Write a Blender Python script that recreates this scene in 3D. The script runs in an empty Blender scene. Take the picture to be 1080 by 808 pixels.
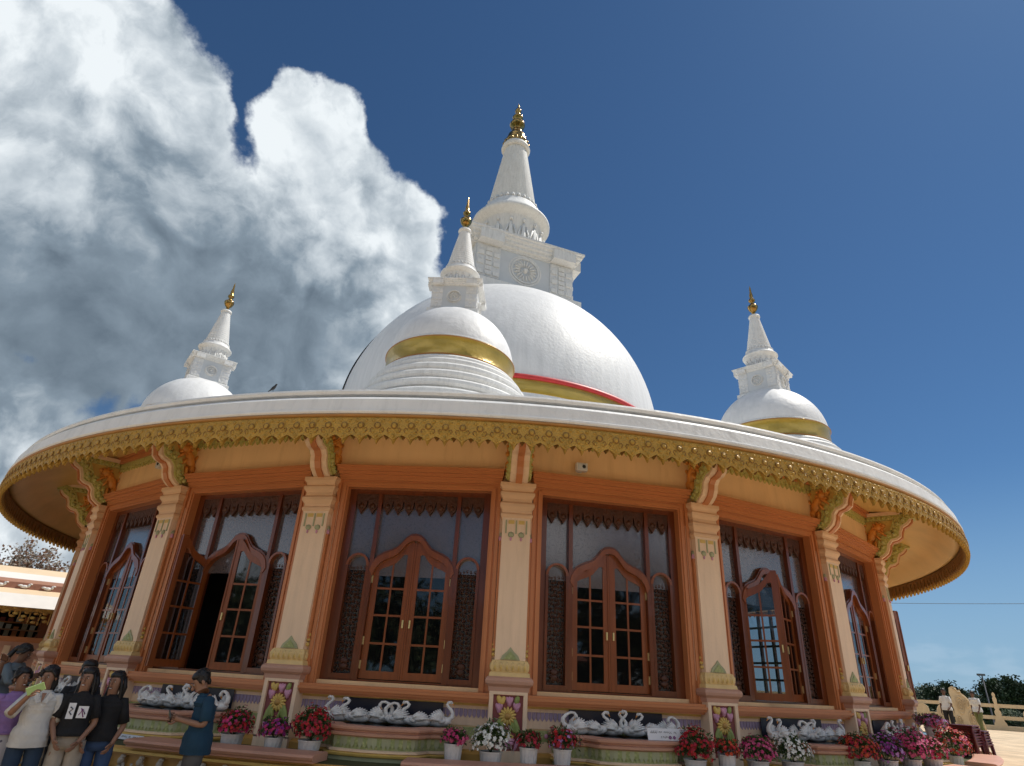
import bpy, math, random
from mathutils import Vector, Matrix, noise as mnoise
R_ = math.radians
rng = random.Random(7)
sc = bpy.context.scene
COL = sc.collection
PI = math.pi

# ------------------------------------------------------------------ scene numbers
NB = 22; ST = 2 * PI / NB; A0 = 0.0345          # columns stand at A0 + k*ST, angle measured from -y
RE, ZE = 13.94, 5.06                            # eave radius and height
AP = 11.92                                      # wall apothem
GZ = -0.25                                      # low terrace
TZ = 0.35                                       # upper terrace on the right
CAM = Vector((0.0, -22.30, 1.6))

# ------------------------------------------------------------------ materials
MATS = {}
def nt(m):
    m.use_nodes = True
    return m.node_tree
def link(t, a, b): t.links.new(a, b)
def mat(name, col, rough=.6, var=.12, vs=3.0, bump=0.0, bs=20.0, metal=0.0, stretch=None, spec=.5, dirt=0.0, dirtcol=(.12, .1, .08), coat=0.0, fine=0.0):
    if name in MATS: return MATS[name]
    m = bpy.data.materials.new(name); t = nt(m); n = t.nodes
    b = n['Principled BSDF']
    b.inputs['Roughness'].default_value = rough; b.inputs['Metallic'].default_value = metal
    b.inputs['Specular IOR Level'].default_value = spec
    b.inputs['Coat Weight'].default_value = coat
    g = n.new('ShaderNodeNewGeometry')
    mp = n.new('ShaderNodeMapping'); link(t, g.outputs['Position'], mp.inputs['Vector'])
    if stretch: mp.inputs['Scale'].default_value = stretch
    no = n.new('ShaderNodeTexNoise'); no.inputs['Scale'].default_value = vs; no.inputs['Detail'].default_value = 6
    link(t, mp.outputs[0], no.inputs['Vector'])
    mr = n.new('ShaderNodeMapRange'); mr.inputs['From Min'].default_value = .3; mr.inputs['From Max'].default_value = .7
    mr.inputs['To Min'].default_value = 1 - var; mr.inputs['To Max'].default_value = 1 + var * .6
    link(t, no.outputs['Fac'], mr.inputs['Value'])
    mx = n.new('ShaderNodeVectorMath'); mx.operation = 'SCALE'
    mx.inputs[0].default_value = col[:3]; link(t, mr.outputs[0], mx.inputs['Scale'])
    out = mx.outputs[0]
    if dirt:
        n2 = n.new('ShaderNodeTexNoise'); n2.inputs['Scale'].default_value = vs * 2.3; n2.inputs['Detail'].default_value = 8; n2.inputs['Roughness'].default_value = .7
        link(t, mp.outputs[0], n2.inputs['Vector'])
        r2 = n.new('ShaderNodeMapRange'); r2.inputs['From Min'].default_value = .5; r2.inputs['From Max'].default_value = .78
        r2.inputs['To Min'].default_value = 0; r2.inputs['To Max'].default_value = dirt
        link(t, n2.outputs['Fac'], r2.inputs['Value'])
        mm = n.new('ShaderNodeMix'); mm.data_type = 'RGBA'; link(t, r2.outputs[0], mm.inputs['Factor'])
        link(t, out, mm.inputs['A']); mm.inputs['B'].default_value = (*dirtcol, 1); out = mm.outputs['Result']
    link(t, out, b.inputs['Base Color'])
    if bump:
        nb = n.new('ShaderNodeTexNoise'); nb.inputs['Scale'].default_value = bs; nb.inputs['Detail'].default_value = 5
        link(t, g.outputs['Position'], nb.inputs['Vector'])
        bp = n.new('ShaderNodeBump'); bp.inputs['Strength'].default_value = bump; bp.inputs['Distance'].default_value = .03
        link(t, nb.outputs['Fac'], bp.inputs['Height']); link(t, bp.outputs[0], b.inputs['Normal'])
    MATS[name] = m
    return m
def vor_bump(m, scale, strength, dist=.03, feature='F1', gap=None, gapcol=None, gw=.05):
    """carved look: voronoi cells as relief; optional darker colour in the cell gaps"""
    t = m.node_tree; n = t.nodes; b = n['Principled BSDF']
    g = n.new('ShaderNodeNewGeometry'); v = n.new('ShaderNodeTexVoronoi'); v.feature = feature; v.inputs['Scale'].default_value = scale
    link(t, g.outputs['Position'], v.inputs['Vector'])
    bp = n.new('ShaderNodeBump'); bp.inputs['Strength'].default_value = strength; bp.inputs['Distance'].default_value = dist; bp.invert = feature == 'F1'
    link(t, v.outputs['Distance'], bp.inputs['Height']); link(t, bp.outputs[0], b.inputs['Normal'])
    if gapcol:
        src = b.inputs['Base Color'].links[0].from_socket
        mr = n.new('ShaderNodeMapRange'); mr.inputs['From Min'].default_value = gap - gw; mr.inputs['From Max'].default_value = gap + gw
        link(t, v.outputs['Distance'], mr.inputs['Value'])
        mm = n.new('ShaderNodeMix'); mm.data_type = 'RGBA'; link(t, mr.outputs[0], mm.inputs['Factor'])
        link(t, src, mm.inputs['A']); mm.inputs['B'].default_value = (*gapcol, 1)
        link(t, mm.outputs['Result'], b.inputs['Base Color'])
    return m

WHITE = mat('white_limewash', (.80, .80, .78), .55, .07, 1.2, .35, 9, stretch=(2.2, 2.2, .35), dirt=.42, dirtcol=(.46, .46, .44))
WHITE2 = mat('white_plaster_trim', (.76, .76, .74), .6, .08, 3, .12, 30, stretch=(3, 3, .5), dirt=.5, dirtcol=(.36, .36, .34))
WDOME = mat('white_glazed_dome', (.78, .78, .77), .5, .08, 1.5, .30, 9, stretch=(3.2, 3.2, .18), dirt=.35, dirtcol=(.50, .50, .48))
WCARV = vor_bump(mat('white_carved_panel', (.70, .71, .71), .6, .08, 4), 5.5, .8, .06, 'F1')
GREYW = mat('pale_grey_paint', (.60, .63, .65), .6, .05, 2, .1, 20)
GOLDM = mat('gilded_metal', (.40, .25, .08), .22, .1, 6, metal=1.0)
GOLDB = mat('gold_painted_band', (.50, .34, .055), .28, .10, 3, .2, 14, metal=.35, coat=.4)
REDL = mat('red_painted_line', (.55, .03, .03), .5)
FRNG = vor_bump(mat('old_gold_fringe', (.50, .29, .045), .45, .15, 6, metal=.15), 38, .8, .02, 'F1')
FRND = mat('fringe_dark_gold', (.24, .12, .022), .6, .2, 6)
ROPE = mat('orange_gold_cord', (.42, .20, .05), .5)
SOFF = mat('ochre_soffit_paint', (.80, .54, .19), .55, .10, 1.2, .1, 6, dirt=.15, dirtcol=(.35, .25, .1))
PEACH = mat('peach_wall_paint', (.90, .62, .33), .6, .06, 1.0, .08, 18, stretch=(2.5, 2.5, .4), dirt=.35, dirtcol=(.55, .32, .13))
CREAM = mat('cream_column_paint', (.88, .65, .45), .55, .06, 2.0, .08, 25, stretch=(4, 4, .4), dirt=.3, dirtcol=(.52, .36, .21))
CAPM = mat('tan_capital_paint', (.80, .52, .31), .55, .08, 3)
TERRA = mat('terracotta_trim_paint', (.57, .215, .08), .42, .05, 1.5, dirt=.08, dirtcol=(.28, .1, .04))
PINKT = mat('dusky_pink_paint', (.55, .31, .22), .55, .1, 3, dirt=.2, dirtcol=(.3, .2, .16))
COPE = mat('pink_coping_paint', (.60, .32, .22), .5, .1, 2, .1, 20, dirt=.25, dirtcol=(.35, .22, .17))
WOOD = mat('varnished_teak', (.15, .036, .009), .3, .22, 3, .05, 30, stretch=(6, 6, .5), coat=.3)
WOODL = mat('orange_teak', (.25, .066, .015), .32, .2, 3, .05, 30, stretch=(6, 6, .5), coat=.3)
WOODC = mat('carved_dark_wood', (.075, .022, .007), .45, .3, 9, .5, 24)
YEL = mat('soft_yellow_paint', (.70, .48, .13), .5, .1, 6)
PETAL = mat('cream_yellow_petal', (.76, .55, .24), .55, .1, 6)
GREEN = vor_bump(mat('leaf_green_relief', (.50, .50, .13), .55, .15, 6), 22, .6, .03, 'F1', .45, (.55, .50, .18), .12)
PGREEN = vor_bump(mat('pale_green_relief', (.44, .46, .20), .55, .12, 6), 22, .5, .02, 'F1', .4, (.32, .36, .14), .1)
SAGE = mat('sage_green_paint', (.40, .41, .24), .6, .15, 5)
LAV = mat('lavender_paint', (.36, .28, .40), .6, .1, 5)
ORANGE = mat('orange_relief_paint', (.74, .31, .06), .45, .2, 9, .3, 18, dirt=.3, dirtcol=(.30, .08, .01))
MAROON = mat('maroon_panel_paint', (.26, .07, .07), .6)
LOTUS = mat('lotus_pink_paint', (.62, .30, .42), .5, .15, 12)
LEAFP = mat('painted_leaf_green', (.30, .36, .10), .5, .15, 12)
SWANM = mat('aged_white_swan_paint', (.80, .79, .76), .5, .12, 9, .3, 30, dirt=.4, dirtcol=(.22, .22, .21))
NAVY = mat('dark_blue_recess', (.012, .014, .03), .4)
BLACKW = mat('black_still_water', (.01, .011, .012), .08)
FIGM = mat('weathered_relief_stone', (.50, .45, .38), .6, .2, 14, .4, 30, dirt=.5, dirtcol=(.12, .1, .08))
GOLDW = mat('ochre_wall_moulding', (.50, .28, .07), .5, .15, 5)
TURF = mat('green_ledge_carpet', (.06, .07, .02), .9, .3, 20)
POTM = mat('white_ribbed_pot', (.66, .65, .62), .5, .1, 8, dirt=.35, dirtcol=(.3, .27, .22))
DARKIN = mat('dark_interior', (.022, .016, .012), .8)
HINGE = mat('brass_hinge', (.75, .62, .30), .4, metal=.6)
CREAMC = mat('cream_concrete', (.68, .54, .34), .7, .12, 1.5, .2, 20, dirt=.25, dirtcol=(.4, .3, .2))
PLAST = mat('maroon_plastic', (.10, .009, .011), .4)
LAMPW = mat('white_lamp_plastic', (.72, .72, .7), .4)
BLK = mat('black_lens', (.02, .02, .02), .2)

def glass_material(name, tint, opac, rough, bumpscale=0, bstr=0.3, dens=.0):
    m = bpy.data.materials.new(name); t = nt(m); n = t.nodes
    b = n['Principled BSDF']; b.inputs['Base Color'].default_value = (*tint, 1); b.inputs['Roughness'].default_value = rough
    b.inputs['IOR'].default_value = 1.9 if bumpscale else 1.55
    tr = n.new('ShaderNodeBsdfTransparent'); tr.inputs['Color'].default_value = (.75, .78, .8, 1)
    mx = n.new('ShaderNodeMixShader'); mx.inputs[0].default_value = opac
    gl = n.new('ShaderNodeBsdfGlossy'); gl.inputs['Roughness'].default_value = rough
    fr = n.new('ShaderNodeFresnel'); fr.inputs['IOR'].default_value = 1.5
    m2 = n.new('ShaderNodeMixShader')
    link(t, tr.outputs[0], mx.inputs[1]); link(t, b.outputs[0], mx.inputs[2])
    link(t, fr.outputs[0], m2.inputs[0]); link(t, mx.outputs[0], m2.inputs[1]); link(t, gl.outputs[0], m2.inputs[2])
    link(t, m2.outputs[0], n['Material Output'].inputs['Surface'])
    if bumpscale:
        g = n.new('ShaderNodeNewGeometry'); w = n.new('ShaderNodeTexNoise'); w.inputs['Scale'].default_value = 5; w.inputs['Detail'].default_value = 3
        link(t, g.outputs['Position'], w.inputs['Vector'])
        wv = n.new('ShaderNodeMath'); wv.operation = 'MULTIPLY'; wv.inputs[1].default_value = bumpscale; link(t, w.outputs['Fac'], wv.inputs[0])
        s = n.new('ShaderNodeMath'); s.operation = 'SINE'; link(t, wv.outputs[0], s.inputs[0])
        mr = n.new('ShaderNodeMapRange'); mr.inputs['From Min'].default_value = .55; mr.inputs['From Max'].default_value = .95
        link(t, s.outputs[0], mr.inputs['Value'])
        mm = n.new('ShaderNodeMix'); mm.data_type = 'RGBA'; link(t, mr.outputs[0], mm.inputs['Factor'])
        mm.inputs['A'].default_value = (*tint, 1); mm.inputs['B'].default_value = (tint[0] * .72, tint[1] * .72, tint[2] * .72, 1)
        link(t, mm.outputs['Result'], b.inputs['Base Color'])
        bp = n.new('ShaderNodeBump'); bp.inputs['Strength'].default_value = bstr; bp.inputs['Distance'].default_value = .01
        link(t, mr.outputs[0], bp.inputs['Height'])
        for x in (b, gl): link(t, bp.outputs[0], x.inputs['Normal'])
    return m
GLASS = glass_material('clear_pane_glass', (.02, .02, .02), .25, .03)
ETCH = glass_material('etched_grey_glass', (.13, .10, .095), .92, .12, 75, .06)
SIDEG = vor_bump(mat('brown_patterned_glass', (.075, .034, .018), .25, .3, 12), 42, .5, .01, 'F1', .30, (.012, .007, .005), .12)

# ------------------------------------------------------------------ mesh builder
class MB:
    def __init__(s): s.v = []; s.f = []; s.m = []; s.s = []; s.mats = []
    def mi(s, m):
        if m not in s.mats: s.mats.append(m)
        return s.mats.index(m)
    def add(s, vs, fs, m, smooth=False, T=None):
        o = len(s.v); k = s.mi(m)
        if T is not None: vs = [T @ Vector(v) for v in vs]
        s.v += [tuple(v) for v in vs]
        for f in fs: s.f.append([i + o for i in f]); s.m.append(k); s.s.append(smooth)
        return s
    def box(s, x0, x1, y0, y1, z0, z1, m, T=None):
        vs = [(x0, y0, z0), (x1, y0, z0), (x1, y1, z0), (x0, y1, z0), (x0, y0, z1), (x1, y0, z1), (x1, y1, z1), (x0, y1, z1)]
        return s.add(vs, [(0, 3, 2, 1), (4, 5, 6, 7), (0, 1, 5, 4), (1, 2, 6, 5), (2, 3, 7, 6), (3, 0, 4, 7)], m, False, T)
    def rb(s, u0, u1, r0, r1, z0, z1, m, T=None):      # box in (u, radius, z) of a bay facing -y
        return s.box(u0, u1, -r1, -r0, z0, z1, m, T)
    def plate(s, pts, r0, r1, m, T=None):              # polygon in (u,z) extruded from radius r0 to r1
        n = len(pts); vs = [(u, -r1, z) for u, z in pts] + [(u, -r0, z) for u, z in pts]
        fs = [tuple(range(n)), tuple(range(2 * n - 1, n - 1, -1))] + [(i, i + n, (i + 1) % n + n, (i + 1) % n) for i in range(n)]
        return s.add(vs, fs, m, False, T)
    def ribbon(s, a, b, r0, r1, m, T=None):            # strip between two polylines in (u,z)
        n = len(a); vs = []
        for (p, q) in zip(a, b): vs += [(p[0], -r1, p[1]), (q[0], -r1, q[1]), (q[0], -r0, q[1]), (p[0], -r0, p[1])]
        fs = [(0, 1, 2, 3), tuple(4 * (n - 1) + i for i in (3, 2, 1, 0))]
        for i in range(n - 1):
            for k in range(4): fs.append((4 * i + k, 4 * i + 4 + k, 4 * i + 4 + (k + 1) % 4, 4 * i + (k + 1) % 4))
        return s.add(vs, fs, m, False, T)
    def lathe(s, prof, n, m, a0=0, a1=2 * PI, smooth=True, T=None, c=(0, 0), cap=False):
        full = abs(a1 - a0 - 2 * PI) < 1e-6; cols = n if full else n + 1; vs = []
        for i in range(cols):
            a = a0 + (a1 - a0) * i / n
            for r, z in prof: vs.append((c[0] + r * math.sin(a), c[1] - r * math.cos(a), z))
        k = len(prof); fs = []
        for i in range(n):
            j = (i + 1) % cols
            for q in range(k - 1): fs.append((i * k + q, j * k + q, j * k + q + 1, i * k + q + 1))
        if cap:
            fs.append(tuple(i * k for i in range(cols))[::-1]); fs.append(tuple(i * k + k - 1 for i in range(cols)))
        return s.add(vs, fs, m, smooth, T)
    def lathe_hard(s, prof, n, m, **k):
        for p, q in zip(prof, prof[1:]): s.lathe([p, q], n, m, **k)
        return s
    def sq(s, prof, m, c=(0, 0), fy=1.0, T=None, cap=True):   # square lathe: (half width, z)
        vs = []
        for h, z in prof: vs += [(c[0] - h, c[1] - h * fy, z), (c[0] + h, c[1] - h * fy, z), (c[0] + h, c[1] + h * fy, z), (c[0] - h, c[1] + h * fy, z)]
        fs = []
        for i in range(len(prof) - 1):
            for k in range(4): fs.append((4 * i + k, 4 * i + (k + 1) % 4, 4 * i + 4 + (k + 1) % 4, 4 * i + 4 + k))
        if cap: fs += [(3, 2, 1, 0), tuple(4 * (len(prof) - 1) + i for i in range(4))]
        return s.add(vs, fs, m, False, T)
    def ell(s, c, r, m, n=10, T=None, rot=None):
        vs = []; fs = []; h = max(4, n // 2 + 1)
        M = rot.to_matrix() if rot is not None else None
        def pt(x, y, z):
            v = Vector((x * r[0], y * r[1], z * r[2]))
            if M is not None: v = M @ v
            return (v.x + c[0], v.y + c[1], v.z + c[2])
        vs.append(pt(0, 0, -1))
        for i in range(1, h):
            t = -PI / 2 + PI * i / h
            for j in range(n): a = 2 * PI * j / n; vs.append(pt(math.cos(t) * math.cos(a), math.cos(t) * math.sin(a), math.sin(t)))
        vs.append(pt(0, 0, 1)); L = len(vs) - 1
        for j in range(n):
            fs.append((0, 1 + (j + 1) % n, 1 + j)); fs.append((L, L - n + j, L - n + (j + 1) % n))
            for i in range(h - 2): a = 1 + i * n; fs.append((a + j, a + (j + 1) % n, a + n + (j + 1) % n, a + n + j))
        return s.add(vs, fs, m, True, T)
    def tube(s, pts, rad, m, n=6, T=None, smooth=True, flat=None):
        pts = [Vector(p) for p in pts]; vs = []; k = len(pts)
        if not isinstance(rad, (list, tuple)): rad = [rad] * k
        up = None
        for i, p in enumerate(pts):
            d = (pts[min(i + 1, k - 1)] - pts[max(i - 1, 0)])
            d = d.normalized() if d.length > 1e-9 else Vector((0, 0, 1))
            if up is None: up = d.orthogonal().normalized()
            up = (up - d * up.dot(d)); up = up.normalized() if up.length > 1e-6 else d.orthogonal().normalized()
            w = d.cross(up)
            for j in range(n):
                a = 2 * PI * j / n; vs.append(p + (up * math.cos(a) + w * math.sin(a)) * rad[i])
        fs = [tuple(range(n))[::-1], tuple((k - 1) * n + j for j in range(n))]
        for i in range(k - 1):
            for j in range(n): fs.append((i * n + j, i * n + (j + 1) % n, (i + 1) * n + (j + 1) % n, (i + 1) * n + j))
        return s.add(vs, fs, m, smooth, T)
    def loft(s, rings, m, n=16, T=None, cap=True):     # rings: (centre, rx, ry[, twist])
        vs = []; k = len(rings)
        for rg in rings:
            c = rg[0]; tw = rg[3] if len(rg) > 3 else 0
            for j in range(n):
                a = 2 * PI * j / n; x = rg[1] * math.cos(a); y = rg[2] * math.sin(a)
                vs.append((c[0] + x * math.cos(tw) - y * math.sin(tw), c[1] + x * math.sin(tw) + y * math.cos(tw), c[2]))
        fs = []
        for i in range(k - 1):
            for j in range(n): fs.append((i * n + j, i * n + (j + 1) % n, (i + 1) * n + (j + 1) % n, (i + 1) * n + j))
        if cap: fs += [tuple(range(n))[::-1], tuple((k - 1) * n + j for j in range(n))]
        return s.add(vs, fs, m, True, T)
    def build(s, name, parent=None, loc=(0, 0, 0), rz=0.0, me_name=None):
        me = bpy.data.meshes.new(me_name or name)
        me.from_pydata(s.v, [], s.f)
        for m in s.mats: me.materials.append(m)
        me.polygons.foreach_set('material_index', s.m); me.polygons.foreach_set('use_smooth', s.s)
        me.update()
        o = bpy.data.objects.new(name, me); COL.objects.link(o)
        o.location = loc; o.rotation_euler = (0, 0, rz)
        if parent: o.parent = parent
        return o
def tag(o, label=None, cat=None, group=None, kind=None):
    if label: o['label'] = label
    if cat: o['category'] = cat
    if group: o['group'] = group
    if kind: o['kind'] = kind
    return o
def empty(name, loc=(0, 0, 0), rz=0.0):
    o = bpy.data.objects.new(name, None); COL.objects.link(o); o.location = loc; o.rotation_euler = (0, 0, rz); return o
KIDS = {}
def children(o): return [c for c in bpy.data.objects if c.parent == o]
def copy_tree(o, parent=None):
    c = o.copy(); COL.objects.link(c)
    if parent: c.parent = parent
    for ch in list(children(o)): copy_tree(ch, c)
    return c
def polar(r, a, z=0.0): return Vector((r * math.sin(a), -r * math.cos(a), z))

# ------------------------------------------------------------------ TEMPLE
temple = empty('temple_hall', (0, 0, 0))
tag(temple, 'round gold eaved temple hall crowned by white stupas', 'temple')

# wall ring
w = MB()
for k in range(NB):
    a = A0 + (k - .5) * ST; T = Matrix.Rotation(a, 4, 'Z'); hw = AP * math.tan(ST / 2) + .02
    for sg in (-1, 1):
        u0, u1 = sorted((sg * 1.30, sg * hw)); w.rb(u0, u1, AP - .28, AP, 0, 5.9, PEACH, T)
    w.rb(-1.30, 1.30, AP - .28, AP, 4.52, 5.9, PEACH, T)
    w.rb(-1.30, 1.30, AP - .28, AP, 0, 1.42, PEACH, T)
    for sg in (-1, 1):
        u0, u1 = sorted((sg * 1.29, sg * hw)); w.rb(u0, u1, AP - .30, AP - .282, 1.31, 5.9, DARKIN, T)  # dark lining added so the inner wall face looks unlit
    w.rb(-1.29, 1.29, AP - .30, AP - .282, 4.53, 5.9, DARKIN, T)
    if not (-5 <= ((k + 11) % 22 - 11) <= 6):       # far side: plain glazing bars
        for u in (-.7, 0, .7): w.rb(u - .05, u + .05, AP - .2, AP - .1, 1.42, 4.52, WOOD, T)
        for z in (2.0, 2.6, 3.2, 3.9): w.rb(-1.3, 1.3, AP - .19, AP - .11, z - .04, z + .04, WOOD, T)
w.build('wall', temple)
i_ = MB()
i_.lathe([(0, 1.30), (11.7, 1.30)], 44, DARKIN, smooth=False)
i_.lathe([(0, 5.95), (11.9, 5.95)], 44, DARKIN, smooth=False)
i_.lathe([(8.5, 1.31), (8.5, 5.94)], 48, DARKIN)  # added core drum, sized to block the bright far windows
i_.build('interior_floor_and_blocking_core', temple)
q_ = MB(); q_.rb(-3.3, 1.6, 10.2, 10.3, 1.31, 4.4, DARKIN, Matrix.Rotation(A0 - 1.5 * ST, 4, 'Z')); q_.build('added_dark_screen', temple)  # added dark panel, blacks out the view through the open door

# roof cornice (white)
c = MB()
c.lathe_hard([(RE - .10, ZE - .005), (RE + .02, ZE), (RE + .04, ZE + .025), (RE + .04, ZE + .055), (RE + .015, ZE + .07), (RE - .01, ZE + .255), (RE - .055, ZE + .305), (RE - .22, ZE + .31), (RE - .22, ZE + .37), (RE - .10, ZE + .375), (RE - .085, ZE + .42), (RE - .10, ZE + .455), (RE - .20, ZE + .475)], 264, WHITE)
c.lathe([(RE - .20, ZE + .475), (RE - .5, ZE + .58), (13.0, 5.88), (11.8, 6.08), (9.0, 6.35), (6.5, 6.6)], 264, WHITE)
c.build('roof', temple)
s_ = MB()
s_.lathe([(RE - .02, ZE - .004), (RE - .10, ZE - .05), (RE - .20, ZE - .06), (RE - .25, ZE), (RE - .30, ZE + .02), (RE - .45, ZE + .25), (RE - .75, ZE + .46), (RE - 1.15, ZE + .61), (RE - 1.7, ZE + .68), (11.86, ZE + .70)], 264, SOFF)
s_.build('soffit', temple)

# scalloped fringe
f = MB(); NS = 344; SW = 2 * PI / NS
def scallop(T, w_, zt, h, rr, m):
    out = [(-.5, 0), (-.5, .45), (-.42, .62), (-.28, .72), (-.13, .84), (0, 1.0), (.13, .84), (.28, .72), (.42, .62), (.5, .45), (.5, 0)]
    pts = [(u * w_, zt - d * h) for u, d in out]
    n = len(pts)
    vs = [(u, -(rr + .012), z) for u, z in pts] + [(u, -(rr - .03), z) for u, z in pts] + [(u * .62, -(rr + .045), zt - (d * .78 + .1) * h) for u, d in out]
    fs = [tuple(range(2 * n, 3 * n))]
    for i in range(n):
        j = (i + 1) % n; fs.append((i, j, 2 * n + j, 2 * n + i)); fs.append((i, i + n, j + n, j))
    fs.append(tuple(range(2 * n - 1, n - 1, -1)))
    f.add(vs, fs, m, False, T)
for i in range(NS):
    a = SW * i; T = Matrix.Rotation(a, 4, 'Z'); wd = RE * SW
    scallop(T, wd * .90, ZE - .045, .43, RE - .01, FRNG)
    # raised edge, rosette and scrolls in relief
    pts = [(-.46, .05), (-.46, .45), (-.39, .60), (-.26, .70), (-.12, .82), (0, .96), (.12, .82), (.26, .70), (.39, .60), (.46, .45), (.46, .05)]
    f.tube([(u * wd, -(RE + .012), ZE - .045 - d * .40) for u, d in pts], .011, FRNG, 4, T, smooth=False)
    f.tube([(.045 * math.cos(t), -(RE + .046), ZE - .20 + .045 * math.sin(t)) for t in [q * PI / 4 for q in range(9)]], .009, FRND, 4, T, smooth=False)
    for sx in (-1, 1):
        f.tube([(sx * (.075 + .03 * math.cos(t)), -(RE + .036), ZE - .27 + .035 * math.sin(t)) for t in (-2.5, -1.2, 0, 1.2, 2.5)], .008, FRND, 4, T, smooth=False)
    f.ell((0, -(RE + .045), ZE - .20), (.045, .022, .045), FRNG, 6, T)
    for sx in (-1, 1):
        f.ell((sx * .07, -(RE + .035), ZE - .12), (.03, .016, .03), FRNG, 5, T)
        f.ell((sx * .06, -(RE + .035), ZE - .29), (.026, .016, .034), FRNG, 5, T)
    f.ell((0, -(RE + .038), ZE - .36), (.022, .016, .035), FRNG, 5, T)
    T2 = Matrix.Rotation(a + SW / 2, 4, 'Z')
    vs = [(-.13, -(RE - .05), ZE - .06), (.13, -(RE - .05), ZE - .06), (.06, -(RE - .05), ZE - .30), (0, -(RE - .04), ZE - .39), (-.06, -(RE - .05), ZE - .30),
          (-.13, -(RE - .08), ZE - .06), (.13, -(RE - .08), ZE - .06), (.06, -(RE - .08), ZE - .30), (0, -(RE - .08), ZE - .39), (-.06, -(RE - .08), ZE - .30)]
    f.add(vs, [(4, 3, 2, 1, 0), (5, 6, 7, 8, 9), (0, 1, 6, 5), (1, 2, 7, 6), (2, 3, 8, 7), (3, 4, 9, 8), (4, 0, 5, 9)], FRND, False, T2)
f.lathe([(RE - .05, ZE - .01), (RE + .035, ZE - .01), (RE + .045, ZE - .03), (RE + .035, ZE - .05), (RE - .05, ZE - .055)], 264, ROPE)
f.build('eave_fringe', temple)

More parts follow.
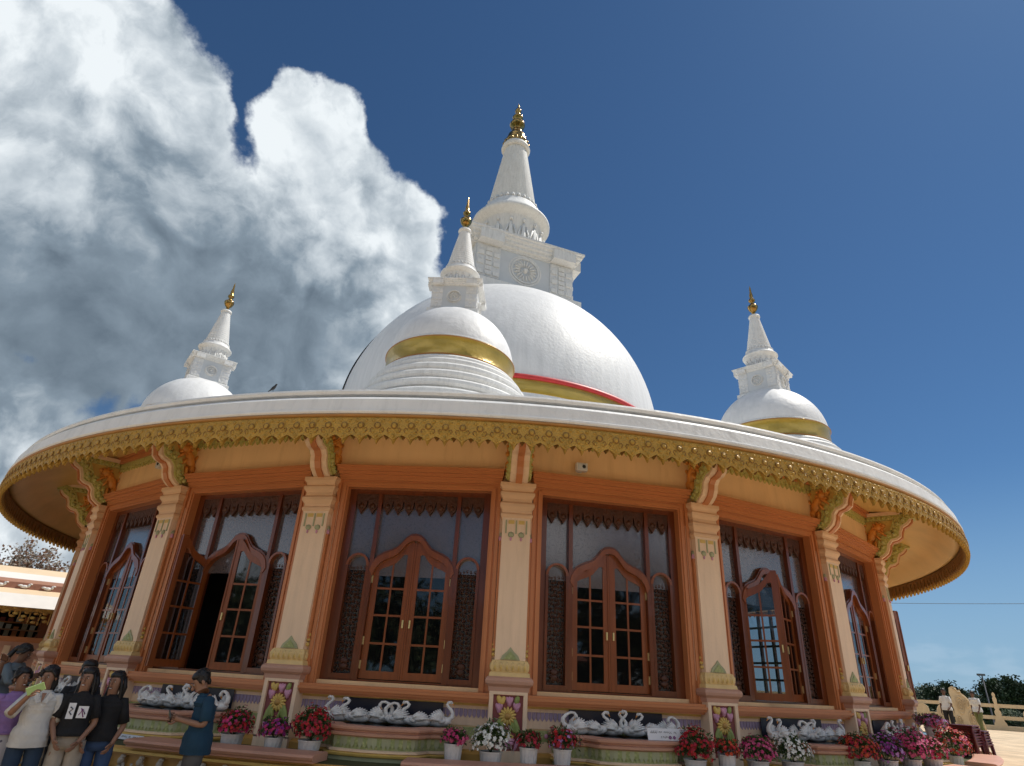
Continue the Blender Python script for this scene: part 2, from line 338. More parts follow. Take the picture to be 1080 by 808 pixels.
# ---- column prototype (at angle 0, facing -y)
def column_parts(parent):
    cr = 11.95
    m = MB()
    m.rb(-.235, .235, cr - .2, cr + .25, 1.80, 4.03, CREAM)
    for sg in (-1, 1):
        m.rb(sg * .285 - .05, sg * .285 + .05, cr - .2, cr + .12, 1.7, 4.2, CREAM)
        m.rb(sg * .252 - .018, sg * .252 + .018, cr + .1, cr + .20, 1.98, 3.62, TERRA)
        for z in (1.90, 1.97, 2.04): m.ell((sg * .252, -(cr + .17), z), (.035, .035, .03), YEL, 6)
        m.ell((sg * .252, -(cr + .17), 3.66), (.03, .03, .05), LOTUS, 6)
    col = m.build('column', parent)
    m = MB()
    m.sq([(.235, 3.96), (.25, 4.0), (.27, 4.03), (.27, 4.06), (.245, 4.09), (.25, 4.13), (.29, 4.19), (.29, 4.24), (.255, 4.28), (.25, 4.33), (.29, 4.385), (.295, 4.43), (.265, 4.46), (.27, 4.50), (.305, 4.54), (.305, 4.60)], CAPM, (0, -cr))
    # garland tassels under the capital
    for u in (-.17, 0, .17):
        m.rb(u - .012, u + .012, cr + .25, cr + .262, 3.74, 3.96, SAGE)
    for u in (-.085, .085):
        m.ell((u, -(cr + .255), 3.72), (.055, .02, .05), SAGE, 7); m.ell((u, -(cr + .262), 3.65), (.02, .015, .035), LOTUS, 6)
        m.rb(u - .05, u + .05, cr + .25, cr + .258, 3.90, 3.96, YEL)
    for sg in (-1, 1):
        m.ell((sg * .245, -(cr + .15), 3.72), (.02, .05, .05), SAGE, 7); m.ell((sg * .245, -(cr + .0), 3.72), (.02, .05, .05), SAGE, 7)
    m.build('capital', col)
    m = MB()
    m.sq([(.31, 1.60), (.30, 1.655), (.275, 1.66), (.29, 1.70), (.295, 1.76), (.27, 1.82), (.24, 1.83)], PETAL, (0, -cr))
    for i in range(6):
        u = -.225 + .09 * i
        m.ell((u, -(cr + .285), 1.735), (.040, .022, .065), PETAL, 7)
        m.ell((u, -(cr + .30), 1.725), (.016, .012, .035), YEL, 5)
    for sg in (-1, 1):
        for q in range(4): m.ell((sg * .285, -(cr + .2 - .1 * q), 1.735), (.022, .042, .065), PETAL, 7)
    m.plate([(-.15, 1.83), (.15, 1.83), (.12, 1.89), (.05, 1.95), (0, 2.01), (-.05, 1.95), (-.12, 1.89)], cr + .245, cr + .27, SAGE)
    m.plate([(-.10, 1.84), (.10, 1.84), (.07, 1.88), (0, 1.95), (-.07, 1.88)], cr + .27, cr + .282, PGREEN)
    m.build('petal_base', col)
    m = MB()
    m.sq([(.30, 1.40), (.31, 1.46), (.35, 1.50), (.36, 1.54), (.35, 1.575), (.32, 1.60)], PINKT, (0, -cr))
    m.rb(-.285, .285, cr - .2, cr + .26, .45, 1.42, CREAM)
    for u0, u1, z0, z1 in ((-.285, -.225, .62, 1.42), (.225, .285, .62, 1.42), (-.225, .225, 1.36, 1.42), (-.285, .285, .5, .64)):
        m.rb(u0, u1, cr + .26, cr + .30, z0, z1, CREAM)
    m.build('pedestal', col)
    m = MB(); F_ = cr + .262
    m.rb(-.222, .222, cr + .255, F_, .645, 1.355, MAROON)
    def e(u, z, a, b, mt, d=.03, rot=0): m.ell((u, -(F_ + .01), z), (a * 1.28, d, b * 1.2), mt, 8, rot=Matrix.Rotation(rot, 3, 'Y').to_quaternion())
    for u, z, rt in ((-.12, .98, .5), (.12, .98, -.5), (-.15, .90, .3), (.15, .90, -.3), (-.07, 1.0, .3), (.07, 1.0, -.3)): e(u, z, .035, .12, LEAFP, .02, rt)
    for q in range(14):
        a = 2 * PI * q / 14; e(.075 * math.sin(a), 1.08 + .07 * math.cos(a), .018, .05, YEL, .035, a)
    e(0, 1.08, .045, .045, GOLDW, .06)
    for u, z in ((-.13, 1.16), (.13, 1.18), (.02, 1.25)):
        for rt in (-.5, 0, .5): e(u + .03 * math.sin(rt), z + .02, .026, .06, LOTUS, .035, rt)
    for u, z, rt in ((-.13, 1.29, -.4), (-.08, 1.28, .4), (.13, 1.29, .3)):
        e(u, z, .032, .055, YEL if u < 0 else LEAFP, .03, rt)
    for z, a in ((.86, .05), (.82, .085), (.78, .10), (.74, .09), (.70, .06)): e(0, z, a, .035, LOTUS if z < .8 else YEL, .05)
    for sg in (-1, 1):
        e(sg * .15, .74, .02, .085, LOTUS, .03, sg * .35); e(sg * .05, .9, .012, .09, LEAFP, .04, sg * .2)
    m.build('lotus_relief', col)
    return col
proto_col = column_parts(temple)

# ---- bracket prototype
BR = [(12.22, 4.60), (12.30, 4.64), (12.40, 4.72), (12.45, 4.82), (12.47, 4.92), (12.54, 5.00), (12.66, 5.03), (12.74, 5.09), (12.77, 5.20), (12.82, 5.31), (12.93, 5.37), (13.00, 5.44), (13.04, 5.54), (13.13, 5.62)]
def off(pl, d):
    out = []
    for i, p in enumerate(pl):
        a = Vector(pl[max(i - 1, 0)]); b = Vector(pl[min(i + 1, len(pl) - 1)]); t = (b - a).normalized(); nrm = Vector((-t.y, t.x))
        out.append((p[0] + nrm.x * d, p[1] + nrm.y * d))
    return out
def rad_ribbon(m, a, b, x0, x1, mt):   # strips lying in the radial plane: a,b polylines in (r,z), thickness in x
    n = len(a); vs = []
    for p, q in zip(a, b): vs += [(x0, -p[0], p[1]), (x0, -q[0], q[1]), (x1, -q[0], q[1]), (x1, -p[0], p[1])]
    fs = [(0, 1, 2, 3), tuple(4 * (n - 1) + i for i in (3, 2, 1, 0))]
    for i in range(n - 1):
        for k in range(4): fs.append((4 * i + k, 4 * i + (k + 1) % 4, 4 * i + 4 + (k + 1) % 4, 4 * i + 4 + k))
    m.add(vs, fs, mt)
def bracket_parts(parent):
    m = MB()
    rad_ribbon(m, off(BR, -.03), off(BR, .06), -.055, .055, TERRA)
    rad_ribbon(m, off(BR, 0), off(BR, .07), -.155, .155, CREAM)
    rad_ribbon(m, off(BR, .05), off(BR, .24), -.19, .19, GREEN)
    inner = off(BR, .12)
    n = len(inner); vs = [(-.13, -r, z) for r, z in inner] + [(-.13, -11.9, 5.66), (-.13, -11.9, 4.60)]
    k = len(vs); vs += [(-x, y, z) for x, y, z in vs]
    m.add(vs, [tuple(range(k)), tuple(range(2 * k - 1, k - 1, -1))], YEL)
    for i, (r, z) in enumerate(off(BR, .14)):    # scrolling leaf bosses along both sides
        for sg in (-1, 1):
            m.ell((sg * .19, -r, z), (.035, .055, .055), GREEN, 7)
            m.ell((sg * .215, -r + .01, z + .01), (.02, .022, .022), PGREEN, 5)
    m.box(-.19, .19, -13.16, -11.9, 5.615, 5.70, CREAM)
    m.box(-.17, .17, -13.1, -11.9, 5.50, 5.618, GREEN)
    for q in range(10):
        for sg in (-1, 1): m.ell((sg * .17, -(12.0 + .11 * q), 5.555), (.03, .045, .045), GREEN, 6)
    b = m.build('eave_bracket', parent)
    m = MB()
    for sg in (-1, 1):
        def e(r, z, a, bb, d=.06, rt=0): m.ell((sg * .15, -r, z), (d, a, bb), ORANGE, 8, rot=Matrix.Rotation(rt, 3, 'X').to_quaternion())
        e(12.14, 5.16, .10, .20, .08, .45); e(12.30, 5.34, .11, .10, .10); e(12.42, 5.38, .05, .045, .12); e(12.05, 4.98, .08, .10, .08)
        for q in range(8):
            a_ = 2 * PI * q / 8; e(12.30 + .11 * math.cos(a_), 5.34 + .10 * math.sin(a_), .035, .035, .09)
        e(12.36, 5.20, .035, .11, .1, -.7); e(12.26, 5.10, .03, .10, .11, -.5); e(12.18, 4.92, .03, .11, .1, .1); e(12.05, 4.84, .03, .11, .09, .3)
        e(12.0, 5.28, .025, .12, .06, -.4); e(12.03, 5.42, .04, .04, .06); e(12.1, 4.75, .05, .03, .1); e(12.44, 5.13, .04, .03, .1)
    m.build('lion_relief', b)
    return b
proto_br = bracket_parts(temple)
for o, nm in ((proto_col, 'c'), (proto_br, 'b')):
    for k in range(-5, 6):
        c_ = o if k == -5 else copy_tree(o, temple)
        c_.rotation_euler = (0, 0, A0 + k * ST)

# ---- door bay prototype, facing -y, centred on u=0
def ogee(n=24, top=3.665, s=1.0, hw=.72):
    ks = [(0, 0), (.08, -.012), (.15, -.06), (.22, -.15), (.30, -.235), (.40, -.285), (.50, -.32), (.60, -.38), (.68, -.47), (.72, -.60)]
    out = []
    for i in range(n + 1):
        u = hw * i / n; uu = u * .72 / hw
        for (a, b), (c1, d) in zip(ks, ks[1:]):
            if a <= uu <= c1 + 1e-9: out.append((u, top + b + (d - b) * (uu - a) / (c1 - a))); break
    return out
R0, R1 = AP - .24, AP - .10     # timber depth
OG = ogee()
def surround(parent):
    m = MB()
    for sg in (-1, 1):
        u0, u1 = sorted((sg * 1.27, sg * 1.44)); m.rb(u0, u1, AP - .12, AP + .06, 1.365, 4.64, TERRA)
        u0, u1 = sorted((sg * 1.30, sg * 1.35)); m.rb(u0, u1, AP + .06, AP + .085, 1.365, 4.53, TERRA)
        u0, u1 = sorted((sg * 1.39, sg * 1.445)); m.rb(u0, u1, AP + .06, AP + .10, 1.365, 4.64, TERRA)
    m.rb(-1.27, 1.27, AP - .12, AP + .058, 4.48, 4.64, TERRA)
    m.rb(-1.30, 1.30, AP + .058, AP + .083, 4.51, 4.56, TERRA)
    m.rb(-1.44, 1.44, AP + .06, AP + .097, 4.60, 4.645, TERRA)
    for r, z0, z1, h in ((.11, 4.645, 4.69, 1.45), (.15, 4.69, 4.74, 1.465), (.20, 4.74, 4.80, 1.48), (.23, 4.80, 4.835, 1.49)): m.rb(-h, h, AP, AP + r, z0, z1, TERRA)
    for r, z0, z1 in ((.20, 1.325, 1.365), (.24, 1.29, 1.325), (.20, 1.255, 1.29), (.15, 1.22, 1.255)): m.rb(-1.47, 1.47, AP - .2, AP + r, z0, z1, TERRA)
    return m.build('door_surround', parent)
def timber(parent):
    m = MB()
    for sg in (-1, 1):
        u0, u1 = sorted((sg * 1.27, sg * 1.14)); m.rb(u0, u1, R0, R1, 1.365, 4.48, WOOD)
        u0, u1 = sorted((sg * .67, sg * .74)); m.rb(u0, u1, R0, R1 + .02, 1.44, 4.40, WOOD)
    m.rb(-1.14, 1.14, R0, R1, 4.40, 4.48, WOOD); m.rb(-1.14, 1.14, R0, R1, 1.366, 1.45, WOOD)
    # door head: ogee band
    up = [(u, z) for u, z in OG]; full = [(-u, z) for u, z in reversed(up)][:-1] + up
    def inset(pl, d): return [(u * (1 - d / .72 * .95), z - d) for u, z in pl]
    m.ribbon([(u, z + .03) for u, z in full], inset(full, .06), R0, R1 + .035, WOODL)
    m.ribbon([(u * 1.01, z + .065) for u, z in full], [(u, z + .032) for u, z in full], R0, R1 + .015, WOOD)
    for sg in (-1, 1):      # side arches: band, lattice panel
        cx = sg * .94; arc = [(cx + .20 * math.cos(t), 3.17 + .20 * math.sin(t)) for t in [PI * i / 14 for i in range(15)]]
        arci = [(cx + .155 * math.cos(t), 3.17 + .165 * math.sin(t)) for t in [PI * i / 14 for i in range(15)]]
        m.ribbon(arc, arci, R0, R1 + .03, WOODL)
        for e_ in (-1, 1):
            u0, u1 = sorted((cx + e_ * .155, cx + e_ * .20)); m.rb(u0, u1, R0, R1 + .025, 1.45, 3.17, WOOD)
        m.rb(cx - .155, cx + .155, R0, R1 + .022, 1.45, 1.52, WOOD)
    # carved valance with pointed drops
    def drops(u0, u1, n):
        m.rb(u0, u1, R0 + .03, R1 - .01, 4.30, 4.40, WOODC); ww = (u1 - u0) / n
        for i in range(n):
            c0 = u0 + ww * (i + .5)
            m.plate([(c0 - ww / 2, 4.30), (c0 - ww * .44, 4.24), (c0 - ww * .40, 4.17), (c0 - ww * .18, 4.11), (c0, 4.05), (c0 + ww * .18, 4.11), (c0 + ww * .40, 4.17), (c0 + ww * .44, 4.24), (c0 + ww / 2, 4.30)], R0 + .03, R1 - .01, WOODC); m.ell((c0, -(R1 - .01), 4.19), (ww * .25, .015, .05), WOODC, 7)
    drops(-.67, .67, 7); drops(-1.14, -.74, 2); drops(.74, 1.14, 2)
    t = m.build('door_frame', parent)
    m = MB(); rg = (R0 + R1) / 2
    m.rb(-.67, .67, rg - .004, rg + .004, 3.02, 4.4, ETCH)
    for sg in (-1, 1):
        u0, u1 = sorted((sg * .74, sg * 1.14)); m.rb(u0, u1, rg - .004, rg + .004, 3.1, 4.4, ETCH)
    m.build('etched_glass', t)
    for sg in (-1, 1):
        m = MB(); cx = sg * .94
        m.rb(cx - .155, cx + .155, rg - .03, rg - .02, 1.52, 3.10, SIDEG); m.rb(cx - .155, cx + .155, rg - .03, rg - .02, 3.10, 3.33, ETCH)
        # carved tracery: meandering stems with leaves
        rr = random.Random(11 + sg)
        for col_ in range(5):
            for row in range(24):
                u = cx - .125 + .0625 * col_ + rr.uniform(-.012, .012); z = 1.57 + .068 * row + rr.uniform(-.012, .012)
                if (z > 3.17) and (abs(u - cx) > .14 or (u - cx) ** 2 + (z - 3.17) ** 2 > .02): continue
                a = rr.uniform(0, PI)
                pts = [(u + .034 * math.cos(a + t_) * (1 - .14 * t_), -(rg + .0), z + .036 * math.sin(a + t_) * (1 - .14 * t_)) for t_ in (0, 1.1, 2.2, 3.3, 4.4)]
                m.tube(pts, .0085, WOODC, 4, smooth=False)
                m.ell((u, -rg, z), (.016, .012, .016), WOODC, 5)
        for z in (1.62, 1.70): m.ell((cx, -rg, z), (.07, .016, .05), WOODC, 8)
        m.build('carved_side_panel', t)
    return t
def leaf(sg, parent):
    """one door leaf, hinge on x=0, closing towards the centre; sg=-1 for the left leaf"""
    m = MB(); d0, d1 = -.02, .02; W = .655
    def B(a, b, z0, z1, e0=d0, e1=d1, mt=WOODL):
        x0, x1 = sorted((-sg * a, -sg * b)); m.box(x0, x1, -e1, -e0, z0, z1, mt)
    top = [(max(0, u), z - .065) for u, z in OG]
    def zt(x):   # x from hinge 0..W ; u = .66 - x
        u = max(0, .665 - x)
        for (a, b), (c1, d) in zip(top, top[1:]):
            if a <= u <= c1 + 1e-9: return b + (d - b) * (u - a) / (c1 - a)
        return top[-1][1]
    B(0, .10, 1.46, zt(.05)); B(W - .10, W, 1.46, zt(W)); B(.10, W - .10, 1.46, 1.575)
    xs = [W * i / 16 for i in range(17)]
    a_ = [(-sg * x, zt(x)) for x in xs]; b_ = [(-sg * x, zt(x) - (.13 if x < .5 else .13 + (x - .5) * 1.2)) for x in xs]
    m.ribbon(a_, b_, d0 - .003, d1 + .003, WOODL)
    B(.315, .345, 1.575, zt(.33) - .1, -.012, .012)
    for z in (1.975, 2.40, 2.82): B(.10, W - .10, z - .016, z + .016, -.014, .014)
    B(.10, W - .10, 1.575, zt(.1) - .02, -.003, .003, GLASS)
    B(.315, W - .10, zt(.1) - .02, zt(.33) - .05, -.003, .003, GLASS)
    B(W - .02, W + .008, 1.46, zt(W) - .02, .02, .034)
    for z in (2.0, 1.65, 2.95):
        B(-.012, .012, z - .05, z + .07, .018, .045, HINGE)
    B(W - .06, W - .035, 2.22, 2.34, .02, .05, HINGE)
    return m.build('door_leaf', parent, (sg * .665, -(AP - .17), 0))
D0 = surround(temple); F0 = timber(temple)
LL = leaf(-1, F0); LR = leaf(1, F0)
for j in range(-5, 7):
    a = A0 + (j - .5) * ST
    s1 = D0 if j == -5 else copy_tree(D0, temple); s1.rotation_euler = (0, 0, a)
    f1 = F0 if j == -5 else copy_tree(F0, temple); f1.rotation_euler = (0, 0, a)
    lv = sorted([o for o in children(f1) if o.name.startswith('door_leaf')], key=lambda o: o.location.x)
    # negative angle about z opens the left leaf outward, positive the right one
    op = {-1: (-100, 14), 2: (-50, 22), 4: (-48, 0), -4: (-60, 0)}.get(j, (0, 0))
    lv[0].rotation_euler = (0, 0, R_(op[0])); lv[1].rotation_euler = (0, 0, R_(op[1]))

# frieze under sills, wall top beam, plinth, coping
def bay_low(parent):
    m = MB()
    m.rb(-1.45, 1.45, AP, AP + .05, 1.185, 1.22, YEL)
    m.rb(-1.45, 1.45, AP, AP + .03, 1.14, 1.185, CREAM)
    for i in range(44):
        u = -1.43 + i * .0665
        m.plate([(u - .028, 1.15), (u + .028, 1.15), (u + .028, 1.06), (u, 1.02), (u - .028, 1.06)], AP + .0, AP + .025, LAV)
    m.rb(-1.45, 1.45, AP, AP + .015, .92, 1.14, CREAM)
    m.rb(-1.45, 1.45, AP, AP + .04, .76, .90, PGREEN)
    for i in range(12):
        u = -1.35 + i * .245; m.ell((u, -(AP + .045), .83), (.035, .02, .035), LOTUS, 6)
    m.rb(-1.45, 1.45, AP, AP + .035, .50, .76, CREAM)
    m.rb(-.76, .76, AP + .05, AP + .06, .93, 1.20, NAVY)
    return m.build('frieze', parent)
FR = bay_low(temple)
def beam(parent):
    m = MB()
    m.rb(-1.74, 1.74, AP, AP + .10, 5.60, 5.69, TERRA); m.rb(-1.74, 1.74, AP, AP + .15, 5.69, 5.745, TERRA); m.rb(-1.74, 1.74, AP, AP + .05, 5.50, 5.60, GREEN)
    for i in range(26):
        u = -1.66 + i * .133; m.plate([(u - .05, 5.50), (u + .05, 5.50), (u + .035, 5.44), (u, 5.40), (u - .035, 5.44)], AP, AP + .035, GREEN)
    return m.build('wall_top_beam', parent)
BM = beam(temple)
for o in (FR, BM):
    for j in range(-5, 7):
        q = o if j == -5 else copy_tree(o, temple); q.rotation_euler = (0, 0, A0 + (j - .5) * ST)
# plinth body
p_ = MB()
p_.lathe([(11.6, .50), (13.45, .50)], 176, TURF, smooth=False)
p_.lathe([(13.45, .50), (13.45, .40), (13.42, .40), (13.42, .08), (13.5, .06), (13.5, -.02), (13.6, -.04), (13.6, GZ - .05)], 176, GOLDW, smooth=False)
p_.lathe([(13.455, .47), (13.50, .46), (13.50, .43), (13.455, .42)], 176, YEL, smooth=False)
p_.lathe([(11.99, .50), (12.20, .50), (12.20, .58), (12.14, .62), (11.99, .62)], 176, GOLDW, smooth=False)
p_.build('plinth', temple)
def coping(parent):
    m = MB(); g = R_(2.35); a1 = ST / 2 - g
    pr = [(13.08, .502), (13.08, .585), (13.12, .60), (13.50, .60), (13.57, .595), (13.60, .57), (13.58, .54), (13.54, .525), (13.54, .505), (13.08, .502)]
    m.lathe(pr, 16, COPE, -a1, a1, smooth=False)
    for e_ in (-a1, a1):
        vs = [(r * math.sin(e_), -r * math.cos(e_), z) for r, z in pr[:-1]]; m.add(vs, [tuple(range(len(vs)))], COPE)
    return m.build('coping', parent)
CP = coping(temple)
def dwarf(parent, i):
    m = MB(); r = 13.46; T = Matrix.Identity(4); rr = random.Random(i)
    m.ell((0, -r, .20), (.055, .05, .09), FIGM, 8, T); m.ell((0, -r - .02, .335), (.042, .045, .05), FIGM, 8, T)
    m.ell((0, -r, .385), (.045, .035, .025), FIGM, 6, T); m.ell((0, -r, .27), (.05, .04, .03), FIGM, 6, T)
    for sg in (-1, 1):
        up = rr.random() > .4
        m.tube([(sg * .04, -r - .01, .27), (sg * .095, -r - .03, .22), (sg * (.09 if up else .03), -r - .06, .32 if up else .2)], .018, FIGM, 5, T)
        m.tube([(sg * .03, -r, .14), (sg * .085, -r - .06, .13), (sg * .06, -r - .04, .04)], .024, FIGM, 5, T)
    return m.build('dwarf_figure', parent)
DWF = [dwarf(temple, i) for i in range(4)]
for i in range(48):
    q = DWF[i] if i < 4 else DWF[(i * 3) % 4].copy()
    if i >= 4: COL.objects.link(q)
    q.parent = temple; q.rotation_euler = (0, 0, A0 - 3.5 * ST + (i + .5) * ST / 12)
for k in range(-5, 6):
    q = CP if k == -5 else copy_tree(CP, temple); q.rotation_euler = (0, 0, A0 + k * ST)

# ---- stupas on the roof
def disc(m, T, rad, mt):            # carved sunburst on a face, local x right, -y out, z up
    for r0, d in ((1.0, .02), (.86, .05)):
        ring = [(rad * r0 * math.cos(t), rad * r0 * math.sin(t)) for t in [2 * PI * i / 24 for i in range(24)]]
        m.add([(x, -d, z) for x, z in ring] + [(x * .9, -d, z * .9) for x, z in ring] + [(x, 0, z) for x, z in ring] + [(x * .9, 0, z * .9) for x, z in ring],
              [f_ for i in range(24) for f_ in ((i, (i + 1) % 24, 24 + (i + 1) % 24, 24 + i), (i, 48 + i, 48 + (i + 1) % 24, (i + 1) % 24), (24 + i, 24 + (i + 1) % 24, 72 + (i + 1) % 24, 72 + i))], mt, False, T)
    for i in range(18):
        a = 2 * PI * i / 18
        m.ell((rad * .48 * math.cos(a), 0, rad * .48 * math.sin(a)), (rad * .26, .04 * rad / .3, rad * .06), mt, 6, T, rot=Matrix.Rotation(-a, 3, 'Y').to_quaternion())
    m.ell((0, 0, 0), (rad * .16, .08 * rad / .3, rad * .16), mt, 8, T)
def harmika(parent, rot, hb, z0, z1, hc, big):
    m = MB(); k = hb / 2.1
    m.sq([(hb * 1.14, z0 - .5 * k), (hb * 1.14, z0 + .10 * k), (hb * 1.06, z0 + .18 * k), (hb * 1.03, z0 + .26 * k), (hb, z0 + .28 * k)], WHITE2)
    m.sq([(hb, z0 + .2 * k), (hb, z1 - .5 * k)], GREYW)
    st = [(hb * 1.0, z1 - .62 * k), (hb + (hc - hb) * .12, z1 - .62 * k), (hb + (hc - hb) * .12, z1 - .52 * k), (hb + (hc - hb) * .38, z1 - .50 * k), (hb + (hc - hb) * .38, z1 - .38 * k), (hb + (hc - hb) * .62, z1 - .35 * k),
          (hb + (hc - hb) * .62, z1 - .25 * k), (hb + (hc - hb) * .85, z1 - .2 * k), (hb + (hc - hb) * .85, z1 - .12 * k), (hc, z1 - .08 * k), (hc, z1), (hb * .8, z1 + .02)]
    m.sq(st, WHITE2)
    st2 = [(h + .05 * k, z - .01 * k) for h, z in st[1:-1]]
    zc = (z0 + z1 - .3 * k) / 2
    for q in range(4):
        T = Matrix.Rotation(q * PI / 2, 4, 'Z')
        for sg in (-1, 1):
            u0, u1 = sorted((sg * hb * .52, sg * hb * .99)); m.box(u0, u1, -hb - .05 * k, -hb, z0 + .3 * k, z1 - .64 * k, WCARV, T)
            rows = 6; cw = (u1 - u0) / 3
            for i in range(rows):
                zz = z0 + .38 * k + (z1 - z0 - 1.10 * k) * i / rows
                for c_ in range(3):
                    if (i + c_) % 2 == 0 or c_ == 1: m.box(u0 + cw * c_ + .04 * k, u0 + cw * (c_ + 1) - .04 * k, -hb - .10 * k, -hb - .05 * k, zz, zz + .18 * k, WHITE2, T)
            m.box(u0, u1, -hb - (hc - hb) * .9 - .06 * k, -hb, z1 - .60 * k, z1 - .14 * k, WHITE2, T)
        disc(m, T @ Matrix.Translation((0, -hb, zc)), hb * .34, WHITE2)
    return m.build('harmika', parent, rz=rot)
def spire(parent, s, zc0, zc1, rb, rt, zr, rr, zd):
    """ring collar zr/rr, drum from zd, ribbed cone from zc0 (rb) to zc1 (rt)"""
    m = MB()
    m.lathe([(rr * .80, zd - .1 * s), (rr * .80, zr - .35 * s), (rr * .83, zr - .28 * s), (rr * .92, zr - .17 * s), (rr * .97, zr - .12 * s), (rr, zr - .04 * s), (rr, zr + .04 * s), (rr * .95, zr + .10 * s), (rr * .9, zr + .2 * s), (rr * .9, zr + .28 * s), (rr * .80, zr + .34 * s), (rb * 1.08, zc0)], 48, WHITE2)
    for i in range(16):
        a = 2 * PI * i / 16; T = Matrix.Rotation(a, 4, 'Z'); r = rr * .82; h = (zr - .35 * s - zd)
        m.ell((0, -r, zd + h * .45), (.12 * s, .08 * s, h * .38), WHITE2, 7, T); m.ell((0, -r - .05 * s, zd + h * .86), (.08 * s, .08 * s, .09 * s), WHITE2, 7, T)
        for sg in (-1, 1): m.tube([(sg * .1 * s, -r, zd + h * .7), (sg * .25 * s, -r, zd + h * .5), (sg * .2 * s, -r, zd + h * .15)], .05 * s, WHITE2, 5, T)
    prof = []; n = 34 if s > .5 else 16
    for i in range(n):
        t0 = i / n; t1 = (i + .7) / n; R_b = lambda t: rb + (rt - rb) * t
        prof += [(R_b(t0) * 1.0, zc0 + (zc1 - zc0) * t0), (R_b(t1) * 1.012 + .012 * s, zc0 + (zc1 - zc0) * t1), (R_b(t1) * .95, zc0 + (zc1 - zc0) * (t1 + .06 / n))]
    prof += [(rt, zc1), (rt * 1.25, zc1 + .02 * s), (rt * 1.32, zc1 + .12 * s), (rt * 1.2, zc1 + .30 * s), (rt * .6, zc1 + .34 * s)]
    m.lathe(prof, 40, WHITE2, smooth=False)
    for i in range(28):
        a = 2 * PI * i / 28; m.ell((rb * 1.02 * math.sin(a), -rb * 1.02 * math.cos(a), zc0 + .12 * s), (.09 * s, .09 * s, .14 * s), WHITE2, 6)
    return m.build('spire', parent)
def dome_mesh(r, zc, zlow, n=96):
    prof = []
    t0 = math.asin((zlow - zc) / r)
    for i in range(31): t = t0 + (PI / 2 - t0) * i / 30; prof.append((max(r * math.cos(t), .001), zc + r * math.sin(t)))
    return prof
# main stupa
r, zc = 6.15, 9.80
m = MB(); m.lathe(dome_mesh(r, zc, 9.78), 160, WDOME); m.lathe([(6.3, 6.3), (6.3, 8.9), (6.2, 9.0), (6.16, 9.2)], 120, WHITE)
for k, (a, z0) in enumerate(((-1.18, 9.9),)):      # maintenance cable hanging down the flank
    pts = [polar((r + .03) * math.cos(t), a, zc + (r + .03) * math.sin(t)) for t in [.05 + .05 * i for i in range(18)]]; m.tube(pts, .03, BLK, 4)
MS = m.build('main_stupa', temple)
m = MB(); m.lathe([(6.155, 9.2), (6.17, 9.22), (6.17, 9.62), (6.155, 9.64)], 160, GOLDB); m.build('gold_band', MS)
m = MB(); m.lathe([(6.155, 9.64), (6.21, 9.66), (6.22, 9.72), (6.21, 9.78), (6.15, 9.80)], 160, REDL); m.build('red_line', MS)
harmika(MS, R_(19.1), 2.14, 15.5, 18.0, 2.56, True)
spire(MS, 1.0, 21.35, 25.35, 1.17, .55, 20.45, 1.82, 17.95)
m = MB()
m.lathe([(.50, 25.55), (.62, 25.60), (.66, 25.72), (.62, 25.84), (.52, 25.92), (.54, 26.0), (.56, 26.10), (.46, 26.2), (.48, 26.3), (.44, 26.48), (.30, 26.6), (.28, 26.75), (.26, 26.85), (.20, 26.95), (.22, 27.05), (.36, 27.15), (.40, 27.28), (.34, 27.42), (.16, 27.5), (.14, 27.62), (.26, 27.72), (.28, 27.82), (.2, 27.95), (.1, 28.03), (.12, 28.2), (.17, 28.28), (.15, 28.4), (.06, 28.5), (.05, 28.7), (.001, 28.9)], 28, GOLDM)
for i in range(18):
    a = 2 * PI * i / 18; m.ell((.63 * math.sin(a), -.63 * math.cos(a), 25.78), (.07, .07, .15), GOLDM, 6)
m.build('finial', MS)
# small stupas
ZS = dict(n=0)
def small(angle, parent):
    c = polar(10.49, angle)
    st = MB(); st.lathe(dome_mesh(1.38, 7.60, 7.66, 48), 64, WDOME)
    st.lathe([(1.395, 7.665), (1.40, 7.69), (1.385, 7.71)], 64, WHITE2)
    base = [(2.0, 6.0)]
    for r_, z_ in ((2.0, 6.25), (1.88, 6.50), (1.78, 6.72), (1.68, 6.92), (1.575, 7.08), (1.48, 7.20)): base += [(r_ - .05, z_ - .17), (r_ - .01, z_ - .16), (r_ + .02, z_ - .11), (r_ + .02, z_ - .05), (r_ - .02, z_ - .005), (r_ - .06, z_), (r_ - .09, z_)]
    base.append((1.39, 7.23))
    st.lathe(base, 72, WHITE2, smooth=False)
    s = st.build('roof_stupa', parent, c, angle)
    g = MB(); g.lathe([(1.39, 7.22), (1.40, 7.25), (1.385, 7.27), (1.39, 7.62), (1.405, 7.64), (1.40, 7.67), (1.38, 7.68)], 64, GOLDB)
    g.lathe([(1.40, 7.235), (1.42, 7.25), (1.40, 7.265)], 64, ROPE); g.lathe([(1.40, 7.635), (1.42, 7.65), (1.40, 7.665)], 64, ROPE); g.build('gold_band', s)
    harmika(s, R_(1.5), .50, 8.82, 9.62, .62, False)
    spire(s, .25, 10.24, 11.40, .345, .125, 10.08, .47, 9.58)
    f_ = MB(); f_.lathe([(.04, 11.45), (.05, 11.60), (.10, 11.66), (.14, 11.74), (.15, 11.80), (.10, 11.86), (.05, 11.90), (.05, 11.95), (.09, 11.99), (.095, 12.04), (.05, 12.10), (.055, 12.2), (.03, 12.32), (.025, 12.45), (.001, 12.56)], 20, GOLDM); f_.build('finial', s)
    return s
base_st = small(R_(-6.15), temple)
for k in (-1, 1):
    q = copy_tree(base_st, temple); a = R_(-6.15) + k * .8776; q.location = polar(10.49, a); q.rotation_euler = (0, 0, a)

